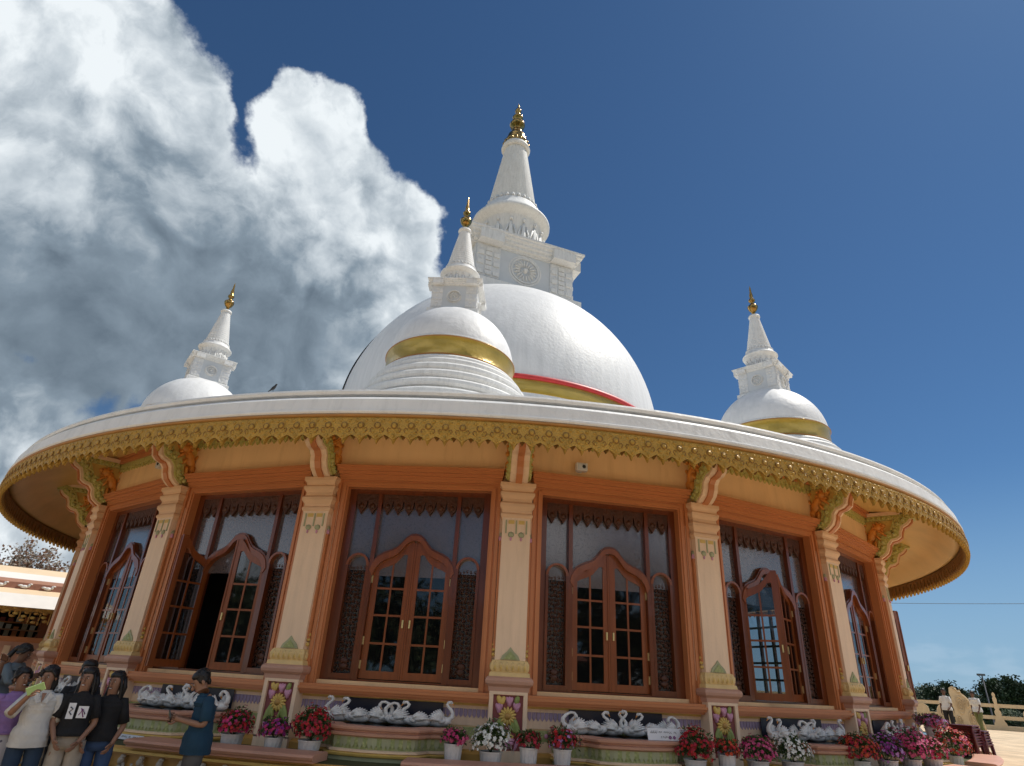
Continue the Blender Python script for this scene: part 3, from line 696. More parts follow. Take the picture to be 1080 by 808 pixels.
# wall lamps, sensor
def wall_lamp(name, ang, z, label):
    r = AP / math.cos(((ang - A0 + ST / 2) % ST) - ST / 2 if False else 0) + .0
    root = empty(name, (0, 0, 0)); tag(root, label, 'lamp')
    # find the bay the lamp hangs in
    j = round((ang - A0) / ST + .5); ab = A0 + (j - .5) * ST; u = math.tan(ang - ab) * AP
    root.location = Matrix.Rotation(ab, 4, 'Z') @ Vector((u, -AP, z)); root.rotation_euler = (0, 0, ab)
    m = MB(); m.box(-.045, .045, -.05, 0, -.05, .05, LAMPW); m.tube([(0, -.05, 0), (0, -.12, .02)], .018, LAMPW); m.build('bracket', root)
    m = MB(); m.box(-.10, .10, -.20, -.10, -.06, .08, LAMPW); m.box(-.075, .075, -.215, -.20, -.04, .06, GREYW); m.ell((.03, -.215, .01), (.035, .02, .035), BLK, 8); m.build('lamp_head', root)
    return root
wall_lamp('floodlight', R_(7.3), 5.02, 'small white floodlight on the peach wall right of the middle column')
wall_lamp('floodlight', R_(-35.2), 5.20, 'white floodlight high on the left wall between two lion brackets')

# ------------------------------------------------------------------ BASINS
BP = [(-1.04, 11.98), (-1.04, 12.40), (-.98, 12.52), (-.80, 12.60), (-.70, 12.62), (-.64, 12.74), (-.58, 12.84), (-.42, 12.90), (-.2, 12.945), (0, 12.96), (.2, 12.945), (.42, 12.90), (.58, 12.84), (.64, 12.74), (.70, 12.62), (.80, 12.60), (.98, 12.52), (1.04, 12.40), (1.04, 11.98)]
def bpoly(o):
    out = []
    for i, (u, r) in enumerate(BP):
        out.append((u + o * (1 if u > 0 else -1 if u < 0 else 0) * min(1, abs(u) / .6), max(r + o, 11.98) if 0 < i < len(BP) - 1 else 11.98))
    return out
def blayer(m, o0, o1, z0, z1, mt, cap=False):
    a, b = bpoly(o0), bpoly(o1); n = len(a)
    vs = [(u, -r, z0) for u, r in a] + [(u, -r, z1) for u, r in b]
    fs = [(i, i + 1, n + i + 1, n + i) for i in range(n - 1)]
    m.add(vs, fs, mt)
    if cap: m.add([(u, -r, z1) for u, r in b], [tuple(range(n))], mt)
def basin(label, ang):
    root = empty('fountain_basin', (0, 0, 0), ang); tag(root, label, 'basin', 'swan basins under the doors')
    m = MB(); blayer(m, .02, .02, .50, .545, SAGE); blayer(m, .02, .05, .545, .555, YEL); blayer(m, .05, .06, .555, .58, YEL); blayer(m, .06, -.02, .58, .60, YEL)
    m.build('base_moulding', root)
    m = MB(); blayer(m, -.02, -.02, .60, .78, PGREEN)
    blayer(m, .0, .02, .595, .60, CREAM); blayer(m, .02, .02, .60, .625, CREAM); blayer(m, .02, -.02, .625, .632, CREAM)
    pl = bpoly(-.018)
    for (u0, r0), (u1, r1) in zip(pl, pl[1:]):      # hanging tooth pattern
        L = math.hypot(u1 - u0, r1 - r0); n = max(1, round(L / .062))
        for i in range(n):
            ta, tb, tc = i / n, (i + 1) / n, (i + .5) / n
            P_ = lambda t, o=0: (u0 + (u1 - u0) * t, -(r0 + (r1 - r0) * t + o))
            a_, b_, c_ = P_(ta, .012), P_(tb, .012), P_(tc, .014)
            m.add([(a_[0], a_[1], .77), (b_[0], b_[1], .77), (b_[0], b_[1], .69), (c_[0], c_[1], .635), (a_[0], a_[1], .69)], [(0, 4, 3, 2, 1)], PGREEN if i % 2 else SAGE)
    m.build('tassel_band', root)
    m = MB(); blayer(m, -.01, .03, .77, .79, COPE); blayer(m, .03, .035, .79, .82, COPE); blayer(m, .035, .0, .82, .832, COPE); blayer(m, .0, .0, .832, .85, COPE); blayer(m, .0, .045, .85, .86, COPE); blayer(m, .045, .05, .86, .885, COPE); blayer(m, .05, .03, .885, .90, COPE)
    a, b = bpoly(.03), bpoly(-.12); n = len(a)
    m.add([(u, -r, .90) for u, r in a] + [(u, -r, .905) for u, r in b], [(i, i + 1, n + i + 1, n + i) for i in range(n - 1)], COPE)
    m.build('rim', root)
    m = MB(); m.add([(u, -r, .893) for u, r in bpoly(-.11)], [tuple(range(len(BP)))], BLACKW); m.build('water', root)
    return root
BAYN = {-3: 'the hidden far left door', -2: 'the leftmost door', -1: 'the wide open door', 0: 'the closed door left of the middle column', 1: 'the closed door right of the middle column', 2: 'the ajar red door', 3: 'the rightmost door', 4: 'the hidden door past the right column'}
OLDN = {-3: 'the half hidden door at the far left', -2: 'the leftmost door', -1: 'the open door left of centre', 0: 'the closed door left of the middle column', 1: 'the closed door right of the middle column', 2: 'the door with the red leaf ajar', 3: 'the narrow looking door at the right edge', 4: 'the hidden door past the right column'}
ORD = ['first', 'second', 'third', 'fourth', 'fifth', 'sixth']
def swan(flip, var):
    m = MB(); s = -1 if flip else 1
    body = [((-.15, 0, .05), .015), ((-.10, 0, .055), .05), ((0, 0, .065), .075), ((.09, 0, .075), .06), ((.14, 0, .09), .035)]
    m.tube([(p[0] * s, p[1], p[2]) for p, _ in body], [q * 1.0 for _, q in body], SWANM, 10)
    nk = [(.11, 0, .09), (.155, 0, .13), (.16, 0, .18), (.135, 0, .225), (.10, 0, .26), (.085, 0, .29), (.10, 0, .315), (.13, 0, .318), (.15, 0, .30)]
    if var == 1: nk = [(.11, 0, .09), (.16, 0, .12), (.175, 0, .17), (.155, 0, .21), (.12, 0, .235), (.105, 0, .27), (.13, 0, .30), (.16, 0, .295), (.172, 0, .275)]
    if var == 2: nk = [(.10, 0, .09), (.15, 0, .14), (.15, 0, .20), (.11, 0, .25), (.06, 0, .275), (.02, 0, .27), (0, 0, .24), (.0, 0, .215), (.01, 0, .20)]
    m.tube([(x * s, y, z) for x, y, z in nk], [.036, .028, .023, .02, .018, .018, .02, .024, .014], SWANM, 8)
    hx, _, hz = nk[-1]; dx = (nk[-1][0] - nk[-2][0]); dz = nk[-1][2] - nk[-2][2]; L = math.hypot(dx, dz)
    m.tube([(hx * s, 0, hz), ((hx + dx / L * .035) * s, 0, hz + dz / L * .035 - .004)], [.010, .003], ORANGE, 6)
    m.ell(((nk[-2][0]) * s, -.022, nk[-2][2] + .004), (.004, .003, .004), BLK, 5)
    for sd in (-1, 1):          # folded wings: fans of feathers
        for i in range(6):
            t = i / 5; L = .15 + .03 * (1 - t); ang = .15 + t * 1.0
            x0, z0 = .05, .085
            p0 = Vector((x0 * s, sd * .055, z0)); p1 = Vector(((x0 - L * math.cos(ang)) * s, sd * (.085 - .015 * t), z0 + L * math.sin(ang) * (1.0 if var != 1 else .75)))
            mid = (p0 + p1) / 2 + Vector((0, sd * .018, .004))
            m.tube([p0, mid, p1], [.022, .026, .006], SWANM, 6)
        m.ell((.03 * s, sd * .06, .085), (.06, .025, .045), SWANM, 8)
    m.tube([(-.12 * s, 0, .06), (-.19 * s, 0, .10)], [.035, .006], SWANM, 6)
    return m.build('swan_statue')
SW_ = [swan(f_, v) for f_, v in ((True, 0), (True, 1), (False, 2), (True, 2), (False, 1), (False, 0))]
usedsw = set()
for j in range(-3, 5):
    a = A0 + (j - .5) * ST
    basin('pink rimmed green basin below ' + BAYN[j], a)
    if j == 4: continue
    for i in range(6):
        key = (i * 5 + j * 2) % 6 if i % 3 else (0, 3)[(i // 3 + j) % 2]
        key = (0, 1, 2, 3, 1, 5)[i] if j % 2 == 0 else (3, 4, 5, 0, 1, 2)[i]
        o = SW_[key]
        if key in usedsw: o2 = o.copy(); COL.objects.link(o2); o = o2
        usedsw.add(key)
        u = -.75 + .30 * i; rr = 12.24 + .05 * math.sin(i * 2.1 + j)
        o.location = Matrix.Rotation(a, 4, 'Z') @ Vector((u, -rr, .895)); o.rotation_euler = (0, 0, a + R_(rng.uniform(-12, 12)))
        o.scale = (1.27 + rng.uniform(-.08, .08), 1.4, 1.0 + rng.uniform(-.04, .04))
        tag(o, '%s swan statue from the left below %s' % (ORD[i], BAYN[j]), 'statue', 'white swan statues in the basins')

# signs on basins (letters too soft to read: rows of small round glyph strokes)
INK = mat('sign_ink', (.03, .03, .05), .6); PURP = mat('sign_purple', (.25, .08, .25), .6); SIGNW = mat('sign_white_board', (.72, .73, .76), .5, .03)
def sign(name, loc, rz, w_, h, rows, label, cat, tilt=-12, emblem=False):
    root = empty(name, loc, rz); tag(root, label, cat)
    T = Matrix.Rotation(R_(tilt), 4, 'X')
    m = MB(); m.box(-w_ / 2, w_ / 2, -.006, .006, 0, h, SIGNW, T); m.build('board', root)
    m = MB(); rr = random.Random(5)
    for q, (z, frac) in enumerate(rows):
        x = -w_ / 2 * frac; g = h / (len(rows) * 3.2)
        while x < w_ / 2 * frac - g:
            if rr.random() < .16: x += g; continue
            k = rr.choice((0, 1, 2)); c0 = (x + g / 2, z)
            pts = [(c0[0] + g * .42 * math.cos(t) * (1 if k else .8), -.008, c0[1] + g * .5 * math.sin(t)) for t in [k * 1.3 + i * .8 for i in range(6)]]
            if k == 2: pts.append((pts[-1][0] + g * .2, -.008, c0[1] + g * .9))
            m.tube(pts, g * .11, INK, 4, T); x += g * 1.15
    m.build('lettering', root)
    if emblem:
        m = MB()
        for sx in (.035, .10):
            for q in range(5): a = 2 * PI * q / 5; m.ell((sx + .014 * math.cos(a), -.008, h * .26 + .014 * math.sin(a)), (.011, .002, .011), PURP, 6, T)
        m.build('flower_emblem', root)
    return root
def bayloc(j, u, r, z): 
    a = A0 + (j - .5) * ST; return Matrix.Rotation(a, 4, 'Z') @ Vector((u, -r, z)), a
l, a = bayloc(1, .42, 12.86, .905); sign('notice_board', l, a + R_(4), .62, .15, ((.10, .86), (.042, .35)), 'small white notice board with two rows of round letters beside the swans', 'sign', emblem=True)
l, a = bayloc(-1, .0, 13.06, .515); sign('notice_board', l, a, .62, .065, ((.035, .92),), 'long narrow white notice strip at the foot of the basin beside the man in blue', 'sign')
l, a = bayloc(4, .2, 12.6, .91); sign('notice_board', l, a - R_(20), .24, .30, ((.22, .7), (.14, .7), (.07, .5)), 'pale blue board standing behind the flowers at the right end', 'sign')

# ------------------------------------------------------------------ FLOWER POTS
LEAF = mat('flower_leaf_green', (.05, .10, .02), .6, .4, 30)
FL = {'red': (.50, .012, .015), 'crimson': (.42, .01, .035), 'purple': (.30, .03, .26), 'magenta': (.55, .03, .16), 'white': (.80, .80, .74), 'pink': (.62, .10, .22), 'lilac': (.48, .24, .52), 'orange': (.60, .07, .02), 'darkred': (.25, .008, .015)}
FM = {k: mat('petals_' + k, v, .55, .3, 40) for k, v in FL.items()}
def flower_pot(loc, s, kinds, label, potw=.13, poth=.22, sr=.26, n=150, seed=0, hgt=.9):
    rr = random.Random(seed); root = empty('flower_pot', loc, rr.uniform(0, 6)); tag(root, label, 'flower pot', 'potted flowers along the ledge')
    m = MB(); k = 28; prof = []
    vs = []; zz = [0, .02, poth * .5, poth * .92, poth * .93, poth]; rs = [potw * .74, potw * .78, potw * .90, potw, potw * 1.06, potw * 1.06]
    for z, r in zip(zz, rs):
        for i in range(k): q = r * (1 + (.03 if i % 2 else -.03) * (z < poth * .92)); a = 2 * PI * i / k; vs.append((q * math.cos(a), q * math.sin(a), z))
    fs = [(i + j * k, (i + 1) % k + j * k, (i + 1) % k + (j + 1) * k, i + (j + 1) * k) for j in range(5) for i in range(k)] + [tuple(range(k))[::-1]]
    m.add(vs, fs, POTM); m.lathe([(potw * 1.0, poth - .02), (.001, poth - .02)], 16, DARKIN); m.build('pot', root)
    m = MB(); ctr = Vector((0, 0, poth + sr * .55 * hgt))
    def leafq(p, d, L, wd, mt, droop=0):
        d = d.normalized(); sd = d.orthogonal().normalized(); sd = (Matrix.Rotation(rr.uniform(0, 6.28), 3, d) @ sd)
        nn = d.cross(sd)
        m.add([p, p + d * L * .5 + sd * wd + nn * .004, p + d * L, p + d * L * .5 - sd * wd + nn * .004], [(0, 1, 2, 3)], mt)
    def rp(out=1.0):
        while True:
            v = Vector((rr.gauss(0, 1), rr.gauss(0, 1), rr.gauss(0, 1)))
            if v.length < .1: continue
            v.normalize()
            if v.z < -.55: continue
            bump = .92 + .42 * mnoise.noise(v * 1.9 + Vector((seed * 3.7, 0, 0)))
            return v, ctr + Vector((v.x * sr, v.y * sr, v.z * sr * .85 * hgt)) * bump * out
    for i in range(int(n * 4.5)):
        v, p = rp(rr.uniform(.35, .97)); leafq(p, v + Vector((rr.uniform(-.9, .9), rr.uniform(-.9, .9), rr.uniform(-.5, .9))), rr.uniform(.03, .06), rr.uniform(.008, .014), LEAF)
    for i in range(12):
        v, p = rp(.6); m.tube([(0, 0, poth - .03), tuple(p)], .004, LEAF, 4)
    m.build('foliage', root)
    m = MB()
    for i in range(int(n * 1.35)):
        v, p = rp(rr.uniform(.86, 1.08)); mt = FM[rr.choice(kinds)]
        q = (v + Vector((0, 0, .35))).to_track_quat('Z', 'Y'); rad = rr.uniform(.016, .027)
        for t in range(5):
            a = 2 * PI * t / 5 + rr.uniform(-.2, .2); d = Vector((math.cos(a), math.sin(a), 0)); e_ = Vector((-math.sin(a), math.cos(a), 0)); up = Vector((0, 0, 1))
            pts = [Vector((0, 0, 0)), d * rad * .6 + e_ * rad * .55 + up * rad * .25, d * rad * 1.25 + up * rad * .1, d * rad * .6 - e_ * rad * .55 + up * rad * .25]
            m.add([p + q @ x for x in pts], [(0, 1, 2, 3)], mt)
    m.build('blossoms', root)
    return root
def ledge(ang, r=13.0, z=.502): return polar(r, R_(ang), z)
pots = [(-15.2, 12.92, ['red', 'crimson', 'magenta'], .25, 'pot of red and magenta flowers behind the man in the blue shirt', 170, .9),
        (-12.3, 12.95, ['purple', 'magenta'], .22, 'pot of purple flowers in front of the column left of centre', 130, .8),
        (-10.0, 12.95, ['red', 'crimson'], .27, 'bushy pot of bright red flowers right of the purple ones', 210, 1.15),
        (-1.35, 13.0, ['magenta', 'pink'], .18, 'magenta flowers in a tall white pot left of the round white bush', 90, .7),
        (.85, 12.95, ['white'], .27, 'big round bush of white flowers in front of the middle column', 170, 1.0),
        (3.05, 13.0, ['darkred', 'darkred', 'crimson'], .18, 'small pot of dark red flowers just right of the white flower bush', 80, .75),
        (5.05, 13.0, ['crimson', 'darkred', 'red', 'lilac'], .22, 'deep red flowers with a few lilac ones left of the notice board basin', 120, .85),
        (13.6, 12.95, ['crimson', 'red'], .29, 'large crimson flower pot left of the ajar red door', 210, 1.0),
        (15.7, 13.0, ['orange', 'red'], .19, 'small orange red flower pot between crimson and pink pots', 80, .8),
        (18.2, 12.95, ['pink', 'magenta'], .27, 'pot of pink flowers between the small orange red pot and white flowers', 150, .9),
        (20.9, 12.98, ['white'], .26, 'pot of white flowers in front of the swans at the right', 150, 1.0),
        (27.6, 12.95, ['orange', 'red', 'crimson'], .33, 'wide pot of orange and red flowers right of the second column from the right', 260, .85),
        (31.0, 12.95, ['lilac', 'purple'], .30, 'pot of lilac flowers between red and magenta flowers at the right', 220, .9),
        (34.2, 12.98, ['magenta', 'pink'], .34, 'large bright magenta flower pot in the cluster at the right', 280, 1.0),
        (37.2, 13.05, ['crimson', 'magenta'], .25, 'pot of crimson flowers at the right end of the magenta cluster', 150, .9),
        (43.2, 13.02, ['pink', 'orange', 'red'], .33, 'sunlit pot of pink and orange flowers near the maroon chairs', 260, 1.1),
        (47.5, 12.6, ['pink', 'lilac'], .30, 'low pot of pale pink flowers on the far basin at the right end', 180, .6),
        (51.5, 12.5, ['magenta', 'pink'], .28, 'farthest low pot of magenta flowers beyond the last basin', 160, .6)]
for i, (an, r, kd, sr, lb, n, hg) in enumerate(pots):
    tall = an in (-1.35, 3.05, 5.05, 15.7)
    z = .502 if an < 46 else .91
    flower_pot(polar(r, R_(an), z), 1, kd, lb, .12 if tall or sr < .23 else .15, .27 if tall else .20, sr, n, i + 3, hg)

# ------------------------------------------------------------------ GROUND
def brickmat(name, c1, c2, mortar, scale, rough=.8, bump=.2):
    m = bpy.data.materials.new(name); t = nt(m); n = t.nodes; b = n['Principled BSDF']; b.inputs['Roughness'].default_value = rough
    g = n.new('ShaderNodeNewGeometry'); br = n.new('ShaderNodeTexBrick'); br.inputs['Scale'].default_value = scale
    br.inputs['Color1'].default_value = (*c1, 1); br.inputs['Color2'].default_value = (*c2, 1); br.inputs['Mortar'].default_value = (*mortar, 1)
    br.inputs['Mortar Size'].default_value = .012; br.inputs['Brick Width'].default_value = .6; br.inputs['Row Height'].default_value = .6; br.offset = 0
    link(t, g.outputs['Position'], br.inputs['Vector'])
    no = n.new('ShaderNodeTexNoise'); no.inputs['Scale'].default_value = 1.3; no.inputs['Detail'].default_value = 8; link(t, g.outputs['Position'], no.inputs['Vector'])
    mr = n.new('ShaderNodeMapRange'); mr.inputs['From Min'].default_value = .3; mr.inputs['From Max'].default_value = .7; mr.inputs['To Min'].default_value = .72; mr.inputs['To Max'].default_value = 1.12; link(t, no.outputs['Fac'], mr.inputs['Value'])
    mx = n.new('ShaderNodeVectorMath'); mx.operation = 'SCALE'; link(t, br.outputs['Color'], mx.inputs[0]); link(t, mr.outputs[0], mx.inputs['Scale']); link(t, mx.outputs[0], b.inputs['Base Color'])
    bp = n.new('ShaderNodeBump'); bp.inputs['Strength'].default_value = bump; bp.inputs['Distance'].default_value = .01; link(t, br.outputs['Fac'], bp.inputs['Height']); bp.invert = True; link(t, bp.outputs[0], b.inputs['Normal'])
    return m
DPAVE = brickmat('added_dark_paving', (.17, .14, .11), (.20, .16, .12), (.10, .08, .06), 1.0)  # dark tone stands in for shaded ground near the plinth
PAVE = brickmat('sandy_terrace_paving', (.70, .54, .35), (.64, .48, .30), (.42, .31, .20), 1.0)
GRASS = mat('hillside_grass', (.06, .09, .03), .9, .4, .05)
g = MB()
S = 4000
g.add([(-S, -S, -6), (S, -S, -6), (S, S, -6), (-S, S, -6)], [(0, 1, 2, 3)], GRASS); tag(g.build('ground'), kind='structure')
g = MB()
pl = [(-60, -60), (60, -60), (60, -20), (34, 12), (22, 24), (0, 50), (-60, 50)]
n = len(pl); g.add([(x, y, GZ) for x, y in pl] + [(x, y, -6) for x, y in pl], [tuple(range(n))] + [(i, (i + 1) % n, (i + 1) % n + n, i + n) for i in range(n)], PAVE)
tag(g.build('terrace'), kind='structure')
g = MB(); g.lathe([(13.3, GZ + .004), (17.0, GZ + .004)], 96, DPAVE, R_(-180), R_(26), smooth=False); tag(g.build('added_dark_ring'), kind='structure')  # added out-of-view ring, dark to cut bounce light on the lower facade
# upper terrace to the right of the hall (a step up from the lower one)
g = MB(); up = [polar(13.4, R_(x)) for x in range(34, 150, 4)]
pl = [(p.x, p.y) for p in up][::-1] + [(7.4, -11.2), (7.9, -17.0), (9.0, -25.0), (45, -25), (40.2, 7.5), (33.0, 13.5), (23.5, 22.5), (10, 36)]
pl = [(p.x, p.y) for p in up]
outer = [(10, 36), (23.5, 22.3), (30.5, 16.2), (44, 1.0), (45, -25), (9.0, -25.0), (7.7, -17.0), (7.5, -11.3)]
pl = pl + outer
n = len(pl); g.add([(x, y, TZ) for x, y in pl] + [(x, y, GZ + .001) for x, y in pl], [tuple(range(n))[::-1]] + [(i, (i + 1) % n, (i + 1) % n + n, i + n) for i in range(n)], PAVE)
tag(g.build('upper_terrace'), kind='structure')

# ------------------------------------------------------------------ BALUSTRADE at right
az0, dist = R_(37), 46.0
def bal_pt(az, d=dist): # on a straight line square to azimuth 37 degrees as the terrace edge runs
    k = d / math.cos(az - az0); return Vector((CAM.x + k * math.sin(az), CAM.y + k * math.cos(az), TZ))
br = empty('balustrade', bal_pt(az0)); tag(br, 'cream concrete balustrade with two rails along the far terrace edge', 'balustrade')
br.rotation_euler = (0, 0, -az0)
m = MB()
m.box(-14, 14, -.12, .12, 0, .22, CREAMC); m.build('kerb', br)
for z in (.60, 1.18):
    m = MB(); m.box(-14, 14, -.06, .06, z - .09, z + .09, CREAMC); m.build('rail', br)
def flame_post(x, parent):
    m = MB(); pr = [(h_ * .58, z_) for h_, z_ in [(.62, 0), (.62, .12), (.50, .20), (.46, .34), (.36, .42), (.30, .60), (.20, .68), (.26, .78), (.24, .90), (.15, .98), (.20, 1.10), (.18, 1.22), (.11, 1.30), (.16, 1.42), (.15, 1.54), (.09, 1.62), (.13, 1.70), (.10, 1.78), (0.02, 1.84)]]
    pts = [(x + h, z) for h, z in pr] + [(x - h, z) for h, z in reversed(pr)]
    m.plate(pts, -.14, .14, CREAMC); return m.build('finial_post', parent)
def disc_post(x, parent, r=.42):
    m = MB(); pts = [(x + .26, 0), (x + .26, .2), (x + .18, .3)] + [(x + r * math.cos(t), .78 + r * math.sin(t)) for t in [-.8 + i * (PI + 1.6) / 20 for i in range(21)]] + [(x - .18, .3), (x - .26, .2), (x - .26, 0)]
    m.plate(pts, -.14, .14, CREAMC)
    m.lathe([(.20, -.15), (.24, -.17), (.28, -.15)], 20, CREAMC, T=Matrix.Translation((x, 0, .78)) @ Matrix.Rotation(PI / 2, 4, 'X') @ Matrix.Translation((0, 0, .3)))
    return m.build('disc_post', parent)
for az in (37.95, 31.8, 44.0): flame_post(math.tan(R_(az - 37)) * dist, br)
for az in (39.7, 33.6, 41.6): disc_post(math.tan(R_(az - 37)) * dist, br, .32)
# big carved end panel, nearer
cp = empty('carved_gate_panel', bal_pt(R_(36.0), 41.0)); cp.rotation_euler = (0, 0, -R_(33)); tag(cp, 'large cream carved panel with scrolls and a sloping curved top', 'gate panel')
m = MB(); pts = [(-1.0, 0), (1.95, 0), (1.9, .35), (1.65, .85), (1.35, 1.2), (.95, 1.5), (.5, 1.75), (.2, 1.85), (.12, 2.02), (-.15, 1.98), (-.25, 2.12), (-.6, 2.18), (-.95, 2.1), (-1.05, 1.85), (-.95, 1.6), (-1.05, 1.3), (-.9, 1.0), (-1.0, .6)]
m.plate(pts, -.13, .13, CREAMC); m.build('panel', cp)
m = MB()
for x, z, r in ((-.15, 1.25, .42), (.85, .62, .36), (-.55, .45, .28), (.55, 1.35, .2)):
    for q in (1, .6, .25):
        m.tube([(x + r * q * math.cos(t), -.14, z + r * q * math.sin(t)) for t in [i * PI / 8 for i in range(17)]], .045, CREAMC, 5)
m.tube([(p[0] * .93, -.14, p[1] * .95) for p in pts[1:12]], .05, CREAMC, 5)
m.build('scroll_relief', cp)
cp.scale = (.40, 1, .90)
cp2 = empty('low_scroll_post', bal_pt(R_(34.95), 41)); cp2.rotation_euler = (0, 0, -R_(33)); tag(cp2, 'low rounded cream scroll post left of the large carved panel', 'post')
disc_post(0, cp2, .36)
# tree mast and wire
m = MB(); STEEL = mat('grey_steel', (.12, .12, .13), .5)
b_ = Vector((CAM.x + 62 * math.sin(R_(37.6)), CAM.y + 62 * math.cos(R_(37.6)), -6))
root = empty('lamp_mast', b_); tag(root, 'tall thin grey mast with a small lamp head above the trees', 'mast')
m.tube([(0, 0, 0), (0, 0, 9.5)], [.09, .045], STEEL, 6); m.build('pole', root)
m = MB(); m.box(-.32, .2, -.1, .1, 9.48, 9.62, STEEL); m.tube([(0, 0, 9.2), (-.28, 0, 9.5)], .03, STEEL, 4); m.build('lamp_head', root)
m = MB(); p0 = Vector((10, 42, 9.6)); p1 = Vector((90, 45, 14.0))
pts = []
for i in range(25): t = i / 24; q = p0.lerp(p1, t); q.z -= 1.6 * 4 * t * (1 - t) * .5; pts.append(q)
m.tube(pts, .03, STEEL, 4); o = m.build('overhead_cable'); tag(o, 'thin dark cable crossing the sky low on the right', 'cable')

# ------------------------------------------------------------------ MAROON STOOLS
def stool():
    root = empty('plastic_stool')
    m = MB(); m.sq([(.18, .40), (.225, .402), (.23, .412), (.225, .425), (.17, .43), (.165, .426)], PLAST)
    m.sq([(.17, .36), (.19, .36), (.192, .401), (.17, .401)], PLAST); m.build('seat', root)
    for sx in (-1, 1):
        for sy in (-1, 1):
            m = MB(); m.tube([(sx * .19, sy * .19, .40), (sx * .205, sy * .205, .2), (sx * .22, sy * .22, 0)], [.035, .03, .024], PLAST, 6); m.build('leg', root)
    return root
pc = stool(); base = Vector((11.10, -6.95, TZ)); hz = R_(38)
NAMES_ = ['lowest', 'second lowest', 'third from the bottom', 'fourth from the bottom', 'fourth from the top', 'third from the top', 'second from the top', 'topmost']
for st_, (dx, dy, cnt, where) in enumerate(((0, 0, 8, 'tall front stack'), (.36, .22, 6, 'shorter back stack'))):
    nm_ = NAMES_ if cnt == 8 else NAMES_[:3] + NAMES_[-3:]
    for i in range(cnt):
        o = pc if (st_ == 0 and i == 0) else copy_tree(pc)
        o.location = base + Vector((dx + rng.uniform(-.02, .02), dy + rng.uniform(-.02, .02), .052 * i)); o.rotation_euler = (0, 0, hz + R_(rng.uniform(-5, 5)))
        tag(o, 'maroon plastic stool, %s in the %s beside the flowers' % (nm_[i], where), 'stool', 'stacked maroon plastic stools')

# ------------------------------------------------------------------ LEFT PAVILION
az = R_(-35.5); dd = 30.0; pb = Vector((CAM.x + dd * math.sin(az), CAM.y + dd * math.cos(az), GZ))
pav = empty('shrine_pavilion', pb, -az + 0); tag(pav, 'low sunlit pavilion with banded roof edge and gold filigree at the left', 'pavilion')
SUNC = mat('pavilion_cream_paint', (.76, .58, .38), .55, .06, 2); BRN = mat('pavilion_brown_band', (.30, .13, .08), .6, .15, 8); PWH = mat('pavilion_white_paint', (.78, .74, .68), .55, .05, 2)
ez = -GZ + 1.6
def el(d): return ez + dd * math.tan(R_(d))
m = MB(); X0, X1 = -9, 7
bands = [(5.45, 5.15, .35, SUNC), (5.15, 4.95, .25, SUNC), (4.95, 4.70, .32, PWH), (4.70, 4.45, .26, PWH), (4.45, 4.22, .18, COPE), (4.22, 3.80, .10, BRN), (3.80, 3.62, .22, SUNC), (3.62, 3.42, .30, SUNC), (3.42, 2.55, .36, PWH)]
dtop = -.9
for a_, b_, d, mt in bands:
    dn = dtop + {0: .0}.get(0) + (.03 if mt in (BRN, COPE) else .34 if a_ > 4.4 else .55 if a_ < 3.5 else .30)
    zt_, zb_ = el(a_), el(b_); vs = [(X0, -dtop, zt_), (X1, -dtop, zt_), (X1, -dn, zb_), (X0, -dn, zb_), (X0, 3, zt_), (X1, 3, zt_), (X1, 3, zb_), (X0, 3, zb_)]
    m.add(vs, [(0, 3, 2, 1), (4, 5, 6, 7), (0, 1, 5, 4), (3, 7, 6, 2), (0, 4, 7, 3), (1, 2, 6, 5)], mt); dtop = dn
m.build('roof', pav)
for i in range(22):
    m = MB()
    x = X0 + .5 + i * .72
    for k_, (dx, dz, rx, rz_) in enumerate(((0, 0, .14, .06), (-.13, .03, .09, .04), (.13, .05, .05, .07), (.17, .10, .06, .03))): m.ell((x + dx, -.52, el(4.0) + dz - .02), (rx, .06, rz_), SWANM, 6)
    m.build('swan_relief', pav)
m = MB()
for i in range(int((X1 - X0) / .3)):
    x = X0 + .15 + i * .3; dpt = .35 + .22 * math.cos(2 * PI * (i % 8) / 8)
    for q in range(4):
        z = el(2.5) - dpt * q / 4; m.ell((x + .05 * math.sin(q * 2 + i), -1.3, z), (.10, .03, .05), GOLDW if q % 2 else YEL, 6); m.ell((x + .15, -1.3, z - .03), (.03, .03, .08), GOLDW, 5)
m.box(X0, X1, -1.32, -1.28, el(2.55) - .12, el(2.55), GOLDW); m.build('gold_filigree', pav)
for x in (-7.5, -4.6, -1.7, 1.2, 4.1):
    m = MB(); m.box(x - .14, x + .14, .2, .5, 0, el(2.55), WOOD); m.sq([(.25, 0), (.25, 1.1), (.3, 1.15), (.3, 1.2)], CREAM, (x, .35)); m.build('post', pav)
m = MB(); m.box(X0, X1, .1, .4, el(.45), el(.78), TERRA); m.box(X0, X1, .15, .35, 0, el(.45), COPE)
for i in range(30): x = X0 + .3 + i * .53; m.box(x - .10, x + .10, .10, .15, .3, el(.2), CREAM)
m.build('low_wall', pav)
m = MB(); m.box(X0, X1, 2.8, 3.0, 0, el(2.6), DARKIN)
rr = random.Random(3)
for q in range(3):
    z = el(.95 + .5 * q); m.box(X0, X1, 2.2, 2.8, z - .1, z - .06, [PWH, COPE, TERRA][q])
    for i in range(60):
        x = X0 + .2 + i * .26; h = rr.uniform(.08, .3); m.box(x, x + .17, 2.3, 2.5, z - .06, z - .06 + h, [BRN, GREYW, MAROON, YEL, FIGM, TERRA][rr.randrange(6)])
m.build('offering_shelf', pav)
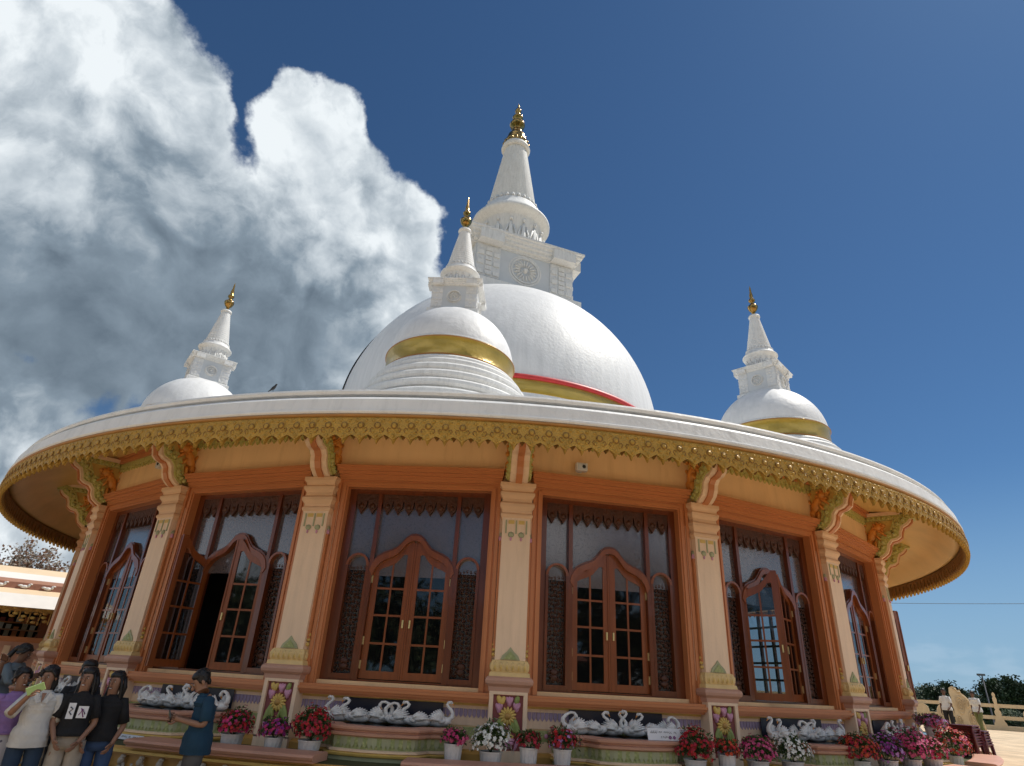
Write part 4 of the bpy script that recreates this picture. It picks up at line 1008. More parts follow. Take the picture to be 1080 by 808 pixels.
m = MB(); LED = bpy.data.materials.new('lit_green_tube'); t = nt(LED); t.nodes['Principled BSDF'].inputs['Emission Color'].default_value = (.45, .9, .5, 1); t.nodes['Principled BSDF'].inputs['Emission Strength'].default_value = 1.2
m.box(-2.2, -1.3, -.42, -.3, el(1.95), el(2.12), LED); o = m.build('tube_light', None, pb, -az); tag(o, 'glowing pale green tube light under the gold filigree of the left pavilion', 'lamp')

# ------------------------------------------------------------------ TREES
BARK = mat('grey_bark', (.13, .11, .09), .9, .3, 6)
LFD = mat('dark_tree_leaves', (.035, .06, .025), .7, .45, .6); LFM = mat('mid_tree_leaves', (.055, .085, .03), .7, .4, .6)
LFP = mat('pale_dry_leaves', (.30, .25, .20), .8, .35, 2); LFR = mat('rusty_leaves', (.20, .10, .06), .8, .4, 2)
def dense_tree(h, seed, tall=True):
    rr = random.Random(seed); root = empty('hill_tree')
    m = MB(); pts = [(0, 0, 0)]; x = y = 0
    for i in range(1, 7): x += rr.uniform(-.25, .25); y += rr.uniform(-.25, .25); pts.append((x, y, h * .85 * i / 6))
    m.tube(pts, [.35 * (1 - i / 7.5) for i in range(7)], BARK, 6)
    cl = []
    for i in range(26):
        z = h * rr.uniform(.30, 1.0); t = (z / h); w_ = h * (.26 if tall else .42) * math.sin(max(.12, min(1, 1.25 - t)) * PI / 2.1) * rr.uniform(.3, 1)
        a = rr.uniform(0, 6.28); p = (x * t + w_ * math.cos(a), y * t + w_ * math.sin(a), z); cl.append(p)
        m.tube([(x * t * .8, y * t * .8, z * .8), p], [.07, .02], BARK, 4)
    m.build('trunk', root)
    m = MB(); mts = [LFD, LFM]
    for p in cl:
        r = h * rr.uniform(.055, .11); mt = mts[rr.random() > .6]
        for q in range(210):
            v = Vector((rr.gauss(0, 1), rr.gauss(0, 1), rr.gauss(0, .75))) * r * .65 + Vector(p)
            d = Vector((rr.gauss(0, 1), rr.gauss(0, 1), rr.gauss(0, 1))).normalized(); e_ = d.orthogonal().normalized(); L = rr.uniform(.14, .30) * h / 12
            m.add([v - d * L, v + e_ * L * .6, v + d * L, v - e_ * L * .6], [(0, 1, 2, 3)], mt)
    m.build('crown', root); return root
protos = [dense_tree(12, 1), dense_tree(11, 2), dense_tree(12, 3, False), dense_tree(10, 4, False)]
used = set()
def place_tree(i, az, d, ztop, label, group):
    pr = protos[i % 4]
    o = pr if i % 4 not in used else copy_tree(pr); used.add(i % 4)
    base = -6.0; H = (12, 11, 12, 10)[i % 4]; s = (ztop - base) / H
    o.location = (CAM.x + d * math.sin(R_(az)), CAM.y + d * math.cos(R_(az)), base); o.scale = (s, s, s); o.rotation_euler = (0, 0, i * 1.7)
    tag(o, label, 'tree', group)
tr = [(30.2, .0), (30.9, .15), (31.9, .2), (32.9, .3), (33.8, .95), (34.6, .75), (35.5, 1.05), (36.4, .6), (37.2, .55), (38.0, 1.15), (38.9, 1.5), (39.8, 1.15), (40.8, 1.25), (41.8, 1.0), (43, 1.1), (44.2, 1.2), (46, 1.0)]
for i, (az_, e_) in enumerate(tr):
    d = 112 + (i * 37) % 30
    place_tree(i, az_, d, 1.6 + d * math.tan(R_(e_)), 'dark green tree in the distant row behind the terrace balustrade', 'dark trees behind the balustrade')
# second, lower row fills behind the rails
for i in range(11):
    az_ = 29.8 + i * 1.5; d = 84 + (i * 23) % 16
    place_tree(i + 1, az_, d, 1.6 + d * math.tan(R_(-.9 + .4 * math.sin(i * 2.3))), 'lower dark green tree seen through the rails of the balustrade', 'low trees seen through the balustrade rails')
# trees and a tiled house behind the viewer, seen reflected in the glass
for i in range(13):
    az_ = 126 + i * 9; place_tree(i, az_, 34 + (i * 11) % 9, 8.0 + (i * 7) % 4, 'tree behind the viewer mirrored in the door glass', 'trees mirrored in the door glass')
TILE = mat('red_clay_tiles', (.30, .10, .06), .8, .3, 4, .4, 8)
hs = empty('tiled_house', (9, -40, GZ), R_(180)); tag(hs, 'small red tiled house mirrored in the lower door panes', 'house')
m = MB(); m.box(-6, 6, -3, 3, 0, 3.0, CREAMC); m.build('wall', hs)
m = MB(); m.add([(-6.6, -3.8, 2.9), (6.6, -3.8, 2.9), (6.6, 3.8, 2.9), (-6.6, 3.8, 2.9), (-4, 0, 5.6), (4, 0, 5.6)], [(0, 1, 5, 4), (1, 2, 5), (2, 3, 4, 5), (3, 0, 4), (3, 2, 1, 0)], TILE); m.build('roof', hs)
m = MB(); m.box(-4, -2.6, -3.04, -3.0, 1, 2.3, DARKIN); m.box(1.6, 3.0, -3.04, -3.0, 1, 2.3, DARKIN); m.build('window', hs)

def bare_tree(loc, h, seed, label, leafd=.5, mt=(LFP, LFR), nm='bare_tree', lsize=.085):
    rr = random.Random(seed); root = empty(nm, loc); tag(root, label, 'tree')
    m = MB(); tips = []
    def grow(p, d, L, r, lev):
        pts = [p]; q = p.copy(); dd_ = d.copy()
        for i in range(3):
            dd_ = (dd_ + Vector((rr.gauss(0, .12), rr.gauss(0, .12), .05))).normalized(); q = q + dd_ * L / 3; pts.append(q.copy())
        m.tube(pts, [r, r * .85, r * .72, r * .6], BARK, 5 if lev < 3 else 3)
        if lev >= 3: tips.extend(pts[1:])
        if lev == 5: return
        for k in range(3 if lev else 4):
            nd = (dd_ + Vector((rr.gauss(0, .55), rr.gauss(0, .55), rr.gauss(.1, .3)))).normalized(); grow(q if k else pts[2], nd, L * rr.uniform(.62, .85), r * .58, lev + 1)
    grow(Vector((0, 0, 0)), Vector((0, 0, 1)), h * .27, h * .022, 0)
    m.build('trunk', root)
    m = MB()
    for p in tips:
        if rr.random() > leafd: continue
        for q in range(6):
            v = p + Vector((rr.gauss(0, .15), rr.gauss(0, .15), rr.gauss(0, .15))); d = Vector((rr.gauss(0, 1), rr.gauss(0, 1), rr.gauss(0, 1))).normalized(); e_ = d.orthogonal().normalized(); L = lsize * rr.uniform(.6, 1.3)
            m.add([v - d * L, v + e_ * L * .6, v + d * L, v - e_ * L * .6], [(0, 1, 2, 3)], mt[rr.random() > .6])
    m.build('crown', root); return root
def dirpt(az, d, z=GZ): return Vector((CAM.x + d * math.sin(R_(az)), CAM.y + d * math.cos(R_(az)), z))
bare_tree(dirpt(-35.2, 46), 9.0, 5, 'sparse grey leafed tree rising behind the left pavilion beside the hall', .9)
bare_tree(dirpt(-38.6, 44), 8.2, 8, 'lower sparse tree at the left picture edge behind the pavilion roof', .8)
bare_tree(dirpt(-36.9, 49), 7.6, 12, 'rusty leafed low tree between the two sparse trees behind the pavilion', .9, (LFR, LFP))
# ------------------------------------------------------------------ PEOPLE
SKIN = mat('brown_skin', (.30, .155, .095), .55, .08, 12); SKIND = mat('dark_brown_skin', (.15, .075, .047), .55, .08, 12)
HAIR = mat('black_hair', (.008, .007, .007), .4, .3, 60, .3, 80, stretch=(4, 4, .4)); EYEW = mat('eye_white', (.7, .68, .64), .3); LIPS = mat('lips', (.20, .06, .05), .5); TEETH = mat('teeth', (.8, .78, .74), .4)
def cloth(name, col, b=.8): return mat(name, col, .85, .14, 5, b, 9)
def skin_mesh(nodes, bones, root):
    """one continuous surface grown along a skeleton"""
    names = list(nodes); idx = {k: i for i, k in enumerate(names)}
    me = bpy.data.meshes.new('tmp'); me.from_pydata([nodes[k][0] for k in names], [(idx[a], idx[b]) for a, b in bones], [])
    o = bpy.data.objects.new('tmp', me); COL.objects.link(o)
    md = o.modifiers.new('s', 'SKIN'); md.use_smooth_shade = True; md.branch_smoothing = .6
    for k in names:
        sv = me.skin_vertices[0].data[idx[k]]; sv.radius = nodes[k][1] if isinstance(nodes[k][1], tuple) else (nodes[k][1],) * 2
        sv.use_root = (k == root)
    sb = o.modifiers.new('u', 'SUBSURF'); sb.levels = 2; sb.render_levels = 2
    dg = bpy.context.evaluated_depsgraph_get(); ev = o.evaluated_get(dg); em = ev.to_mesh()
    vs = [v.co.copy() for v in em.vertices]; fs = [tuple(p.vertices) for p in em.polygons]
    ev.to_mesh_clear(); bpy.data.objects.remove(o); bpy.data.meshes.remove(me)
    return vs, fs
def person(loc, rz, s, label, J=None, skin=SKIN, yaw=0, pitch=0, top=None, sleeve=.55, bottom=None, style='trousers', hair='short', legw=1.0, hem=.88, curl=(.5, .5), feet=True, extra=None, smile=True, group=None):
    j = dict(pelvis=(0, 0, .92), waist=(0, 0, 1.04), chest=(0, 0, 1.22), neck=(0, 0, 1.37),
             shL=(.138, 0, 1.31), elL=(.21, .02, 1.05), wrL=(.22, -.03, .82), shR=(-.138, 0, 1.31), elR=(-.21, .02, 1.05), wrR=(-.22, -.03, .82),
             hipL=(.085, 0, .86), knL=(.09, -.015, .47), anL=(.09, .02, .08), toeL=(.105, -.13, .03), hipR=(-.085, 0, .86), knR=(-.09, -.015, .47), anR=(-.09, .02, .08), toeR=(-.105, -.13, .03))
    if J: j.update(J)
    j = {k: Vector(v) for k, v in j.items()}
    root = empty('person', loc, rz); root.scale = (s, s, s); tag(root, label, 'person', group)
    nk = j['neck']; HM = Matrix.Translation(nk) @ Matrix.Rotation(yaw, 4, 'Z') @ Matrix.Rotation(pitch, 4, 'X')
    hp = lambda x, y, z: HM @ Vector((x, y, z))
    nodes = {k: [tuple(j[k]), r] for k, r in (('pelvis', (.118, .088)), ('waist', (.104, .078)), ('chest', (.135, .095)), ('neck', .052), ('shL', .055), ('shR', .055), ('elL', .037), ('elR', .037), ('wrL', .024), ('wrR', .024),
             ('hipL', .078), ('hipR', .078), ('knL', .052), ('knR', .052), ('anL', .035), ('anR', .035), ('toeL', .03), ('toeR', .03))}
    nodes['jaw'] = [tuple(hp(0, -.022, .075)), (.052, .060)]; nodes['face'] = [tuple(hp(0, -.012, .13)), (.068, .078)]; nodes['skull'] = [tuple(hp(0, .0, .19)), (.070, .082)]; nodes['crown_'] = [tuple(hp(0, .005, .235)), (.035, .04)]
    bones = [('pelvis', 'waist'), ('waist', 'chest'), ('chest', 'neck'), ('neck', 'jaw'), ('jaw', 'face'), ('face', 'skull'), ('skull', 'crown_')]
    hands = {}
    for sd in 'LR':
        bones += [('chest', 'sh' + sd), ('sh' + sd, 'el' + sd), ('el' + sd, 'wr' + sd), ('pelvis', 'hip' + sd), ('hip' + sd, 'kn' + sd), ('kn' + sd, 'an' + sd), ('an' + sd, 'toe' + sd)]
        d = (j['wr' + sd] - j['el' + sd]).normalized(); hands[sd] = d
        nodes['pm' + sd] = [tuple(j['wr' + sd] + d * .055), (.034, .018)]; bones.append(('wr' + sd, 'pm' + sd))
    m = MB(); vs, fs = skin_mesh(nodes, bones, 'pelvis'); m.add(vs, fs, skin, True)
    for sd, cu in (('L', curl[0]), ('R', curl[1])):
        d = hands[sd]; sg = 1 if sd == 'L' else -1
        fw = Vector((0, -1, 0)); side = d.cross(fw)
        side = side.normalized() if side.length > .3 else Vector((1, 0, 0)); nrm = side.cross(d).normalized()
        inn = (-nrm * -1) if False else Vector((-sg, 0, 0)); inn = (inn - d * inn.dot(d)).normalized() if (inn - d * inn.dot(d)).length > .1 else nrm
        p0 = j['wr' + sd] + d * .07; across = d.cross(inn).normalized()
        for q, (o_, L) in enumerate(((-.027, .066), (-.009, .075), (.009, .071), (.026, .055))):
            a = p0 + across * o_; b = a + (d * math.cos(cu * .5) + inn * math.sin(cu * .5)) * L * .5; c = b + (d * math.cos(cu * 1.3) + inn * math.sin(cu * 1.3)) * L * .35; e = c + (d * math.cos(cu * 2.1) + inn * math.sin(cu * 2.1)) * L * .28
            m.tube([a - d * .02, a, b, c, e], [.010, .010, .0088, .008, .0055], skin, 6)
        th = -1 if across.dot(Vector((0, -1, 0))) < 0 else 1
        a = j['wr' + sd] + d * .03 + across * .022 * th; m.tube([a, a + across * .028 * th + d * .022, a + across * .035 * th + d * .05 + inn * .012, a + across * .03 * th + d * .07 + inn * .02], [.014, .012, .0105, .007], skin, 6)
    q = HM.to_quaternion(); rq = Matrix.Rotation(0, 3, 'X').to_quaternion()
    m.ell(hp(0, -.098, .115), (.014, .02, .022), skin, 7, rot=q); m.ell(hp(0, -.09, .145), (.009, .014, .03), skin, 6, rot=q)
    for sg in (-1, 1):
        m.ell(hp(sg * .030, -.083, .150), (.011, .006, .0055), EYEW, 7, rot=q); m.ell(hp(sg * .030, -.090, .150), (.0065, .004, .006), BLK, 6, rot=q)
        m.ell(hp(sg * .031, -.088, .171), (.019, .006, .004), HAIR, 6, rot=q); m.ell(hp(sg * .078, .0, .135), (.010, .018, .030), skin, 7, rot=q)
    m.ell(hp(0, -.083, .078), (.026, .010, .009), LIPS, 8, rot=q)
    if smile: m.ell(hp(0, -.090, .079), (.019, .006, .0045), TEETH, 7, rot=q)
    m.build('body', root)
    # hair
    m = MB()
    m.ell(hp(0, .022, .185), (.083, .086, .088), HAIR, 16, rot=q); m.ell(hp(0, -.002, .214), (.074, .074, .048), HAIR, 14, rot=q)
    hr = random.Random(len(label))
    for q_ in range(46):
        a_ = hr.uniform(0, 2 * PI); e0 = hr.uniform(.2, 1.2); P0 = hp(.078 * math.cos(a_) * math.cos(e0), .02 + .084 * math.sin(a_) * math.cos(e0), .185 + .085 * math.sin(e0)); e1 = e0 - hr.uniform(.3, .8)
        if math.sin(a_) < -.3: e1 = max(e1, .35)
        P1 = hp(.088 * math.cos(a_ + .2) * math.cos(e1), .02 + .092 * math.sin(a_ + .2) * math.cos(e1), .185 + .09 * math.sin(e1)); m.tube([P0, (P0 + P1) / 2 * 1.0 + Vector((0, 0, .004)), P1], [.007, .008, .002], HAIR, 4)
    if hair == 'long':
        for sg in (-1, 0, 1):
            m.tube([hp(sg * .06, .05, .2), hp(sg * .085, .055, .08), Vector((nk.x + sg * .072, .06, nk.z - .03)), Vector((nk.x + sg * .085, .085, nk.z - .22)), Vector((nk.x + sg * .08, .085, nk.z - .40)), Vector((nk.x + sg * .05, .08, nk.z - .50))], [.028, .032, .034, .034, .028, .006], HAIR, 8)
        m.tube([hp(.07, -.02, .2), hp(.088, -.02, .10), Vector((nk.x + .085, -.03, nk.z - .06)), Vector((nk.x + .10, -.07, nk.z - .25))], [.014, .016, .018, .005], HAIR, 6)
    if hair in ('tied', 'bun'):
        m.ell(hp(0, .11, .16), (.045, .045, .045), HAIR, 10, rot=q)
        if hair == 'tied': m.tube([hp(0, .13, .16), hp(0, .15, .05), Vector((nk.x, .12, nk.z - .15)), Vector((nk.x, .11, nk.z - .3))], [.03, .035, .03, .008], HAIR, 8)
        for sg in (-1, 1): m.tube([hp(sg * .05, -.06, .215), hp(sg * .078, -.02, .16), hp(sg * .06, .06, .12)], [.014, .02, .02], HAIR, 6)
    if hair == 'short':
        for sg in (-1, 1): m.ell(hp(sg * .062, .015, .16), (.018, .055, .045), HAIR, 8, rot=q)
        m.ell(hp(0, .065, .12), (.055, .03, .05), HAIR, 8, rot=q)
    m.build('hair', root)
    # shirt
    if top:
        m = MB(); P = j['pelvis']; W = j['waist']; Ch = j['chest']; N = nk
        hemc = P + Vector((0, 0, hem - .92))
        rings = [((hemc.x, hemc.y, hemc.z), .184, .150), ((P.x, P.y, P.z + .03), .180, .142), ((W.x, W.y, W.z), .150, .118), ((Ch.x, Ch.y, Ch.z - .06), .148, .112), ((Ch.x, Ch.y, Ch.z + .02), .156, .114), ((N.x, N.y, N.z - .085), .155, .098), ((N.x, N.y, N.z - .035), .130, .080), ((N.x, N.y - .005, N.z - .005), .068, .062), ((N.x, N.y - .005, N.z + .008), .060, .056)]
        rr = random.Random(int(s * 1000) + len(label))
        fine = []
        for (a, ax, ay), (b, bx, by) in zip(rings, rings[1:]):
            for t in (0, .2, .4, .6, .8): fine.append((Vector(a).lerp(Vector(b), t) + Vector((rr.uniform(-.004, .004), rr.uniform(-.004, .004), 0)), ax + (bx - ax) * t + rr.uniform(-.004, .004), ay + (by - ay) * t + rr.uniform(-.004, .004), rr.uniform(-.04, .04)))
        fine.append((Vector(rings[-1][0]), rings[-1][1], rings[-1][2]))
        m.loft(fine, top, 22, cap=False)
        for sd in 'LR':
            a = j['sh' + sd]; b = j['el' + sd]; c = j['wr' + sd]; inn = Vector((-.05 if sd == 'L' else .05, 0, -.01))
            if sleeve <= 1: pts = [a + inn, a, a.lerp(b, sleeve * .5), a.lerp(b, sleeve)]; rd = [.052, .056, .056, .062]
            else: pts = [a + inn, a, a.lerp(b, .5), b, b.lerp(c, (sleeve - 1) * .5), b.lerp(c, sleeve - 1)]; rd = [.060, .066, .058, .052, .046, .042]
            m.tube(pts, rd, top, 12)
        crumple(m); m.build('shirt', root)
    if style == 'trousers':
        m = MB(); P = j['pelvis']
        m.loft([((P.x, P.y, P.z + .11), .140, .104), ((P.x, P.y, P.z + .04), .152, .113), ((P.x, P.y, P.z - .05), .160, .118), ((P.x, P.y, P.z - .12), .150, .108)], bottom, 20)
        for sd in 'LR':
            a = j['hip' + sd]; b = j['kn' + sd]; c = j['an' + sd]; rr = random.Random(len(label) + ord(sd))
            key = [(0, .088), (.3, .086), (.7, .075 * (1 + (legw - 1) * .5)), (1, .066 * legw), (1.35, .064 * legw), (1.7, .062 * legw), (2, .064 * legw)]; pts = []; rd = []
            for q_ in range(25):
                u_ = q_ / 12; pts.append(a.lerp(b, u_) + Vector((0, 0, .02 * (1 - u_))) if u_ <= 1 else b.lerp(c + Vector((0, 0, -.03)), u_ - 1))
                for (k0, r0), (k1, r1) in zip(key, key[1:]):
                    if k0 <= u_ <= k1 + 1e-9: rd.append(r0 + (r1 - r0) * (u_ - k0) / (k1 - k0)); break
            m.tube(pts, [x + rr.uniform(-.002, .003) for x in rd], bottom, 14)
        crumple(m, .009, 8); m.build('trousers', root)
    elif style == 'skirt':
        m = MB(); P = j['pelvis']; k = 26; vs = []
        for i, (z, r) in enumerate(((1.04, .13), (.96, .155), (.85, .175), (.6, .20), (.35, .235), (.14, .265))):
            for q_ in range(k): a = 2 * PI * q_ / k; rr_ = r * (1 + .05 * math.sin(a * 7) * (i / 5)); vs.append((P.x + rr_ * math.cos(a), P.y + rr_ * .78 * math.sin(a), z))
        m.add(vs, [(i * k + q_, i * k + (q_ + 1) % k, (i + 1) * k + (q_ + 1) % k, (i + 1) * k + q_) for i in range(5) for q_ in range(k)], bottom, True); m.build('skirt', root)
    if feet:
        for sd in 'LR':
            m = MB(); a = j['an' + sd]; t = j['toe' + sd]
            m.tube([a + Vector((0, .04, -.035)), a + Vector((0, 0, -.035)), t.lerp(a, .4) + Vector((0, 0, -.015)), t], [.03, .042, .040, .028], BLK, 10); m.build('shoe', root)
    if extra: extra(root, j, hp)
    return root
BLOUSE = cloth('white_blouse_cloth', (.62, .60, .56)); JEAN = cloth('dark_blue_denim', (.022, .045, .085), .4); JEAN2 = cloth('blue_denim', (.045, .09, .20), .4); BEI = cloth('beige_trouser_cloth', (.42, .36, .29)); BLKT = cloth('black_tshirt_cloth', (.010, .010, .012), .5)
PURPT = cloth('lilac_top_cloth', (.30, .18, .42)); TEAL = cloth('dark_teal_shirt_cloth', (.008, .045, .085)); GREYP = cloth('grey_trouser_cloth', (.09, .085, .08)); MAR = cloth('dark_plum_cloth', (.035, .012, .028)); WSH = cloth('white_shirt_cloth', (.72, .72, .71)); DKP = cloth('black_trouser_cloth', (.015, .015, .018)); OLV = cloth('olive_trouser_cloth', (.16, .17, .06)); GBT = cloth('grey_blue_blouse_cloth', (.13, .17, .20))
SKT = vor_bump(mat('white_skirt_with_dark_prints', (.60, .59, .62), .85, .05, 5, .3, 9), 13, .1, .01, 'F1', .22, (.60, .59, .62), .03)
# the printed motif: dark spots where the cells' centres lie
t_ = SKT.node_tree
for n_ in t_.nodes:
    if n_.type == 'MIX': n_.inputs['B'].default_value = (.60, .59, .62, 1); l_ = n_.inputs['A'].links[0]; t_.links.remove(l_); n_.inputs['A'].default_value = (.10, .10, .16, 1)
GREENP = mat('pale_green_phone_case', (.40, .58, .22), .4)
face = R_(32)
def crumple(m, amp=.013, f=9.0):
    for i, v in enumerate(m.v):
        p = Vector(v); q = Vector((p.x * f, p.y * f, p.z * f * .55)); d = mnoise.noise_vector(q) * amp + mnoise.noise_vector(q * 2.3) * amp * .5; m.v[i] = (v[0] + d.x, v[1] + d.y, v[2] + d.z * .4)
def phone_extra(side, dims, mt):
    def f(root, j, hp):
        w_ = j['wr' + side]; d = (w_ - j['el' + side]).normalized(); c = w_ + d * .10
        m = MB(); T = Matrix.Translation(c) @ Matrix.Rotation(.35, 4, 'X') @ Matrix.Rotation(R_(62), 4, 'Y'); m.box(-.04, .04, -.006, .006, -.08, .08, mt, T); o = m.build('phone', None, root.location, root.rotation_euler.z); o.scale = root.scale
        tag(o, 'pale green phone held out by the woman in the white blouse' if side == 'R' else 'dark phone held by the man in the blue shirt', 'phone')
    return f
def blouse_detail(root, j, hp):
    m = MB(); N = j['neck']
    for sg in (-1, 1):
        m.add([(0, -.105, N.z - .11), (sg * .055, -.085, N.z - .01), (sg * .095, -.088, N.z - .05), (sg * .05, -.122, N.z - .12)], [(0, 1, 2, 3)], BLOUSE)
        m.add([(0, -.112, N.z - .112), (sg * .055, -.091, N.z - .008), (sg * .095, -.095, N.z - .05), (sg * .05, -.129, N.z - .122)], [(3, 2, 1, 0)], BLOUSE)
    m.add([(-.022, -.098, N.z - .02), (.022, -.098, N.z - .02), (0, -.125, N.z - .12)], [(0, 1, 2)], SKIN)
    m.build('collar', root); phone_extra('R', None, GREENP)(root, j, hp)
person((-4.93, -14.37, GZ + .08), face, .995, 'woman in a loose white blouse and dark blue jeans holding up a green phone', skin=SKIN, yaw=R_(-28), pitch=R_(6), top=BLOUSE, sleeve=1.0, bottom=JEAN, hair='tied', hem=.82,
       J=dict(elR=(-.25, -.14, 1.14), wrR=(-.13, -.36, 1.34), elL=(.20, .04, 1.06), wrL=(.24, .0, .83)), curl=(.4, 1.0), extra=blouse_detail)
def shirt_print(root, j, hp):
    m = MB()
    for x0, x1, z0, z1, ang in ((-.10, -.03, 1.10, 1.26, .1), (.0, .10, 1.11, 1.23, .1)):
        m.plate([(x0, z0), (x1, z0), (x1, z1), (x0, z1)], .126, .132, SIGNW)
    m.tube([(.02, -.134, 1.14), (.05, -.134, 1.20), (.08, -.134, 1.15), (.03, -.134, 1.21), (.07, -.134, 1.12)], .006, PURP, 4)
    m.tube([(-.08, -.134, 1.22), (-.05, -.134, 1.20), (-.08, -.134, 1.17), (-.05, -.134, 1.14)], .007, INK, 4)
    m.build('shirt_print', root)
person((-4.60, -14.18, GZ + .08), face + R_(-6), .995, 'woman in a black t-shirt with white prints and wide beige trousers', yaw=R_(-20), pitch=R_(4), top=BLKT, sleeve=.8, bottom=BEI, hair='long', legw=1.45, hem=.93,
       J=dict(elR=(-.22, .0, 1.06), wrR=(-.14, -.13, .90), elL=(.20, -.02, 1.05), wrL=(.10, -.16, .88)), extra=shirt_print)
person((-4.40, -13.93, GZ + .05), face + R_(-10), .995, 'long haired woman in a black top and blue jeans leaning in behind the beige trousers', yaw=R_(-25), pitch=R_(4), top=BLKT, sleeve=.9, bottom=JEAN2, hair='long', hem=.9,
       J=dict(elR=(-.22, -.05, 1.08), wrR=(-.16, -.20, .90), elL=(.21, .0, 1.05), wrL=(.15, -.14, .88)))
person((-5.33, -14.22, GZ + .05), face + R_(10), .99, 'woman in a lilac top and printed white skirt half hidden behind the green phone', yaw=R_(20), pitch=R_(0), top=PURPT, sleeve=.5, bottom=SKT, style='skirt', hair='bun', hem=.97, feet=False)
person((-4.90, -13.72, GZ + .06), face, 1.05, 'dark haired person standing behind the women, only the head showing', skin=SKIND, yaw=R_(-10), top=DKP, sleeve=.6, bottom=DKP, hair='short', smile=False)
person((-5.62, -14.62, GZ), face + R_(70), 1.06, 'person in dark plum clothes cut by the left picture edge with one arm raised', skin=SKIND, yaw=R_(10), top=MAR, sleeve=1.5, bottom=MAR, hair='bun', smile=False,
       J=dict(elL=(.30, -.10, 1.36), wrL=(.22, -.14, 1.58)))
person((-7.25, -11.80, GZ + .22), face + R_(60), 1.08, 'person in a grey blue blouse bending beside the far left pedestal', skin=SKIND, yaw=R_(5), pitch=R_(20), top=GBT, sleeve=1.2, bottom=DKP, hair='tied', smile=False,
       J=dict(chest=(0, -.07, 1.20), neck=(0, -.14, 1.33), shL=(.15, -.10, 1.29), shR=(-.15, -.10, 1.29), elL=(.20, -.25, 1.10), wrL=(.12, -.42, 1.20), elR=(-.20, -.25, 1.10), wrR=(-.12, -.42, 1.16)))
person((-3.24, -14.02, GZ - .0), R_(28) - R_(88), 1.09, 'man in a dark blue polo shirt and grey trousers looking down at his phone', skin=SKIN, yaw=R_(6), pitch=R_(32), top=TEAL, sleeve=.85, bottom=GREYP, hair='short', smile=False, hem=.80,
       J=dict(neck=(0, -.03, 1.36), elL=(.19, .0, 1.07), wrL=(.08, -.24, 1.12), elR=(-.19, .0, 1.07), wrR=(-.07, -.25, 1.13)), curl=(1.0, 1.0), extra=phone_extra('L', None, BLK))
# two men walking on the far terrace, towards the left
person((22.1, 7.2, TZ), R_(-62), 1.07, 'man in a white shirt and olive trousers striding past the carved gate panel', skin=SKIND, top=WSH, sleeve=.8, bottom=OLV, hair='short', smile=False, hem=.84, pitch=R_(8),
       J=dict(chest=(0, -.06, 1.22), neck=(0, -.10, 1.36), shL=(.15, -.08, 1.31), shR=(-.15, -.08, 1.31), elL=(.20, -.16, 1.06), wrL=(.18, -.28, .88), elR=(-.20, .04, 1.06), wrR=(-.20, .0, .82), knL=(.09, -.16, .50), anL=(.09, -.22, .10), toeL=(.10, -.37, .04), knR=(-.09, .10, .47), anR=(-.09, .34, .12), toeR=(-.10, .26, .03)))
person((19.85, 5.95, TZ), R_(-50), 1.07, 'man in a white shirt and black trousers standing left of the carved gate panel', skin=SKIND, top=WSH, sleeve=.8, bottom=DKP, hair='short', smile=False, hem=.86, yaw=R_(10),
       J=dict(elL=(.20, -.08, 1.06), wrL=(.16, -.24, .95), elR=(-.20, .03, 1.06), wrR=(-.21, -.02, .82)))
# bird on the cornice
root = empty('bird', polar(13.7, R_(-15.7), ZE + .535), R_(60)); root.scale = (.5, .5, .5); tag(root, 'small dark bird perched on the white roof edge left of the front stupa', 'bird')
m = MB(); FE = mat('dark_feathers', (.02, .02, .022), .6)
m.tube([(0, .16, .05), (0, .08, .09), (0, 0, .12), (0, -.06, .17), (0, -.09, .21)], [.012, .035, .055, .04, .03], FE, 8); m.ell((0, -.10, .225), (.03, .035, .03), FE, 8); m.tube([(0, -.13, .225), (0, -.165, .215)], [.01, .003], FE, 5)
m.tube([(0, .1, .07), (0, .22, .03)], [.025, .015], FE, 5)
for sg in (-1, 1): m.tube([(sg * .015, 0, .08), (sg * .018, 0, 0)], .005, FE, 4)
m.build('body', root)
# ------------------------------------------------------------------ SKY, SUN, CAMERA
SUN_AZ, SUN_EL = R_(20), R_(57)      # azimuth from +x towards +y
sd = Vector((math.cos(SUN_AZ) * math.cos(SUN_EL), math.sin(SUN_AZ) * math.cos(SUN_EL), math.sin(SUN_EL)))
L = bpy.data.lights.new('sun', 'SUN'); L.energy = 3.2; L.angle = R_(.53); L.color = (1, .95, .87)
lo = bpy.data.objects.new('sun', L); COL.objects.link(lo); lo.rotation_euler = sd.to_track_quat('Z', 'Y').to_euler()
F_PX = 636.55
CR = Vector((.99767, -.04570, .05060)); CU = Vector((-.06548, -.43536, .89787)); CF = Vector((.01900, .89910, .43734))
def pix(x, y): return (CF + CR * ((x - 540) / F_PX) - CU * ((y - 404) / F_PX)).normalized()
W_ = bpy.data.worlds.new('World'); sc.world = W_; W_.use_nodes = True; t = W_.node_tree; n = t.nodes
for x in list(n): n.remove(x)
out = n.new('ShaderNodeOutputWorld'); bg = n.new('ShaderNodeBackground'); SB = .052; bg.inputs['Strength'].default_value = SB; link(t, bg.outputs[0], out.inputs['Surface'])
sky = n.new('ShaderNodeTexSky'); sky.sky_type = 'NISHITA'; sky.sun_disc = False; sky.sun_elevation = SUN_EL; sky.sun_rotation = PI / 2 - SUN_AZ
sky.altitude = 900; sky.air_density = 1.0; sky.dust_density = .35; sky.ozone_density = 2.2
tc = n.new('ShaderNodeTexCoord')
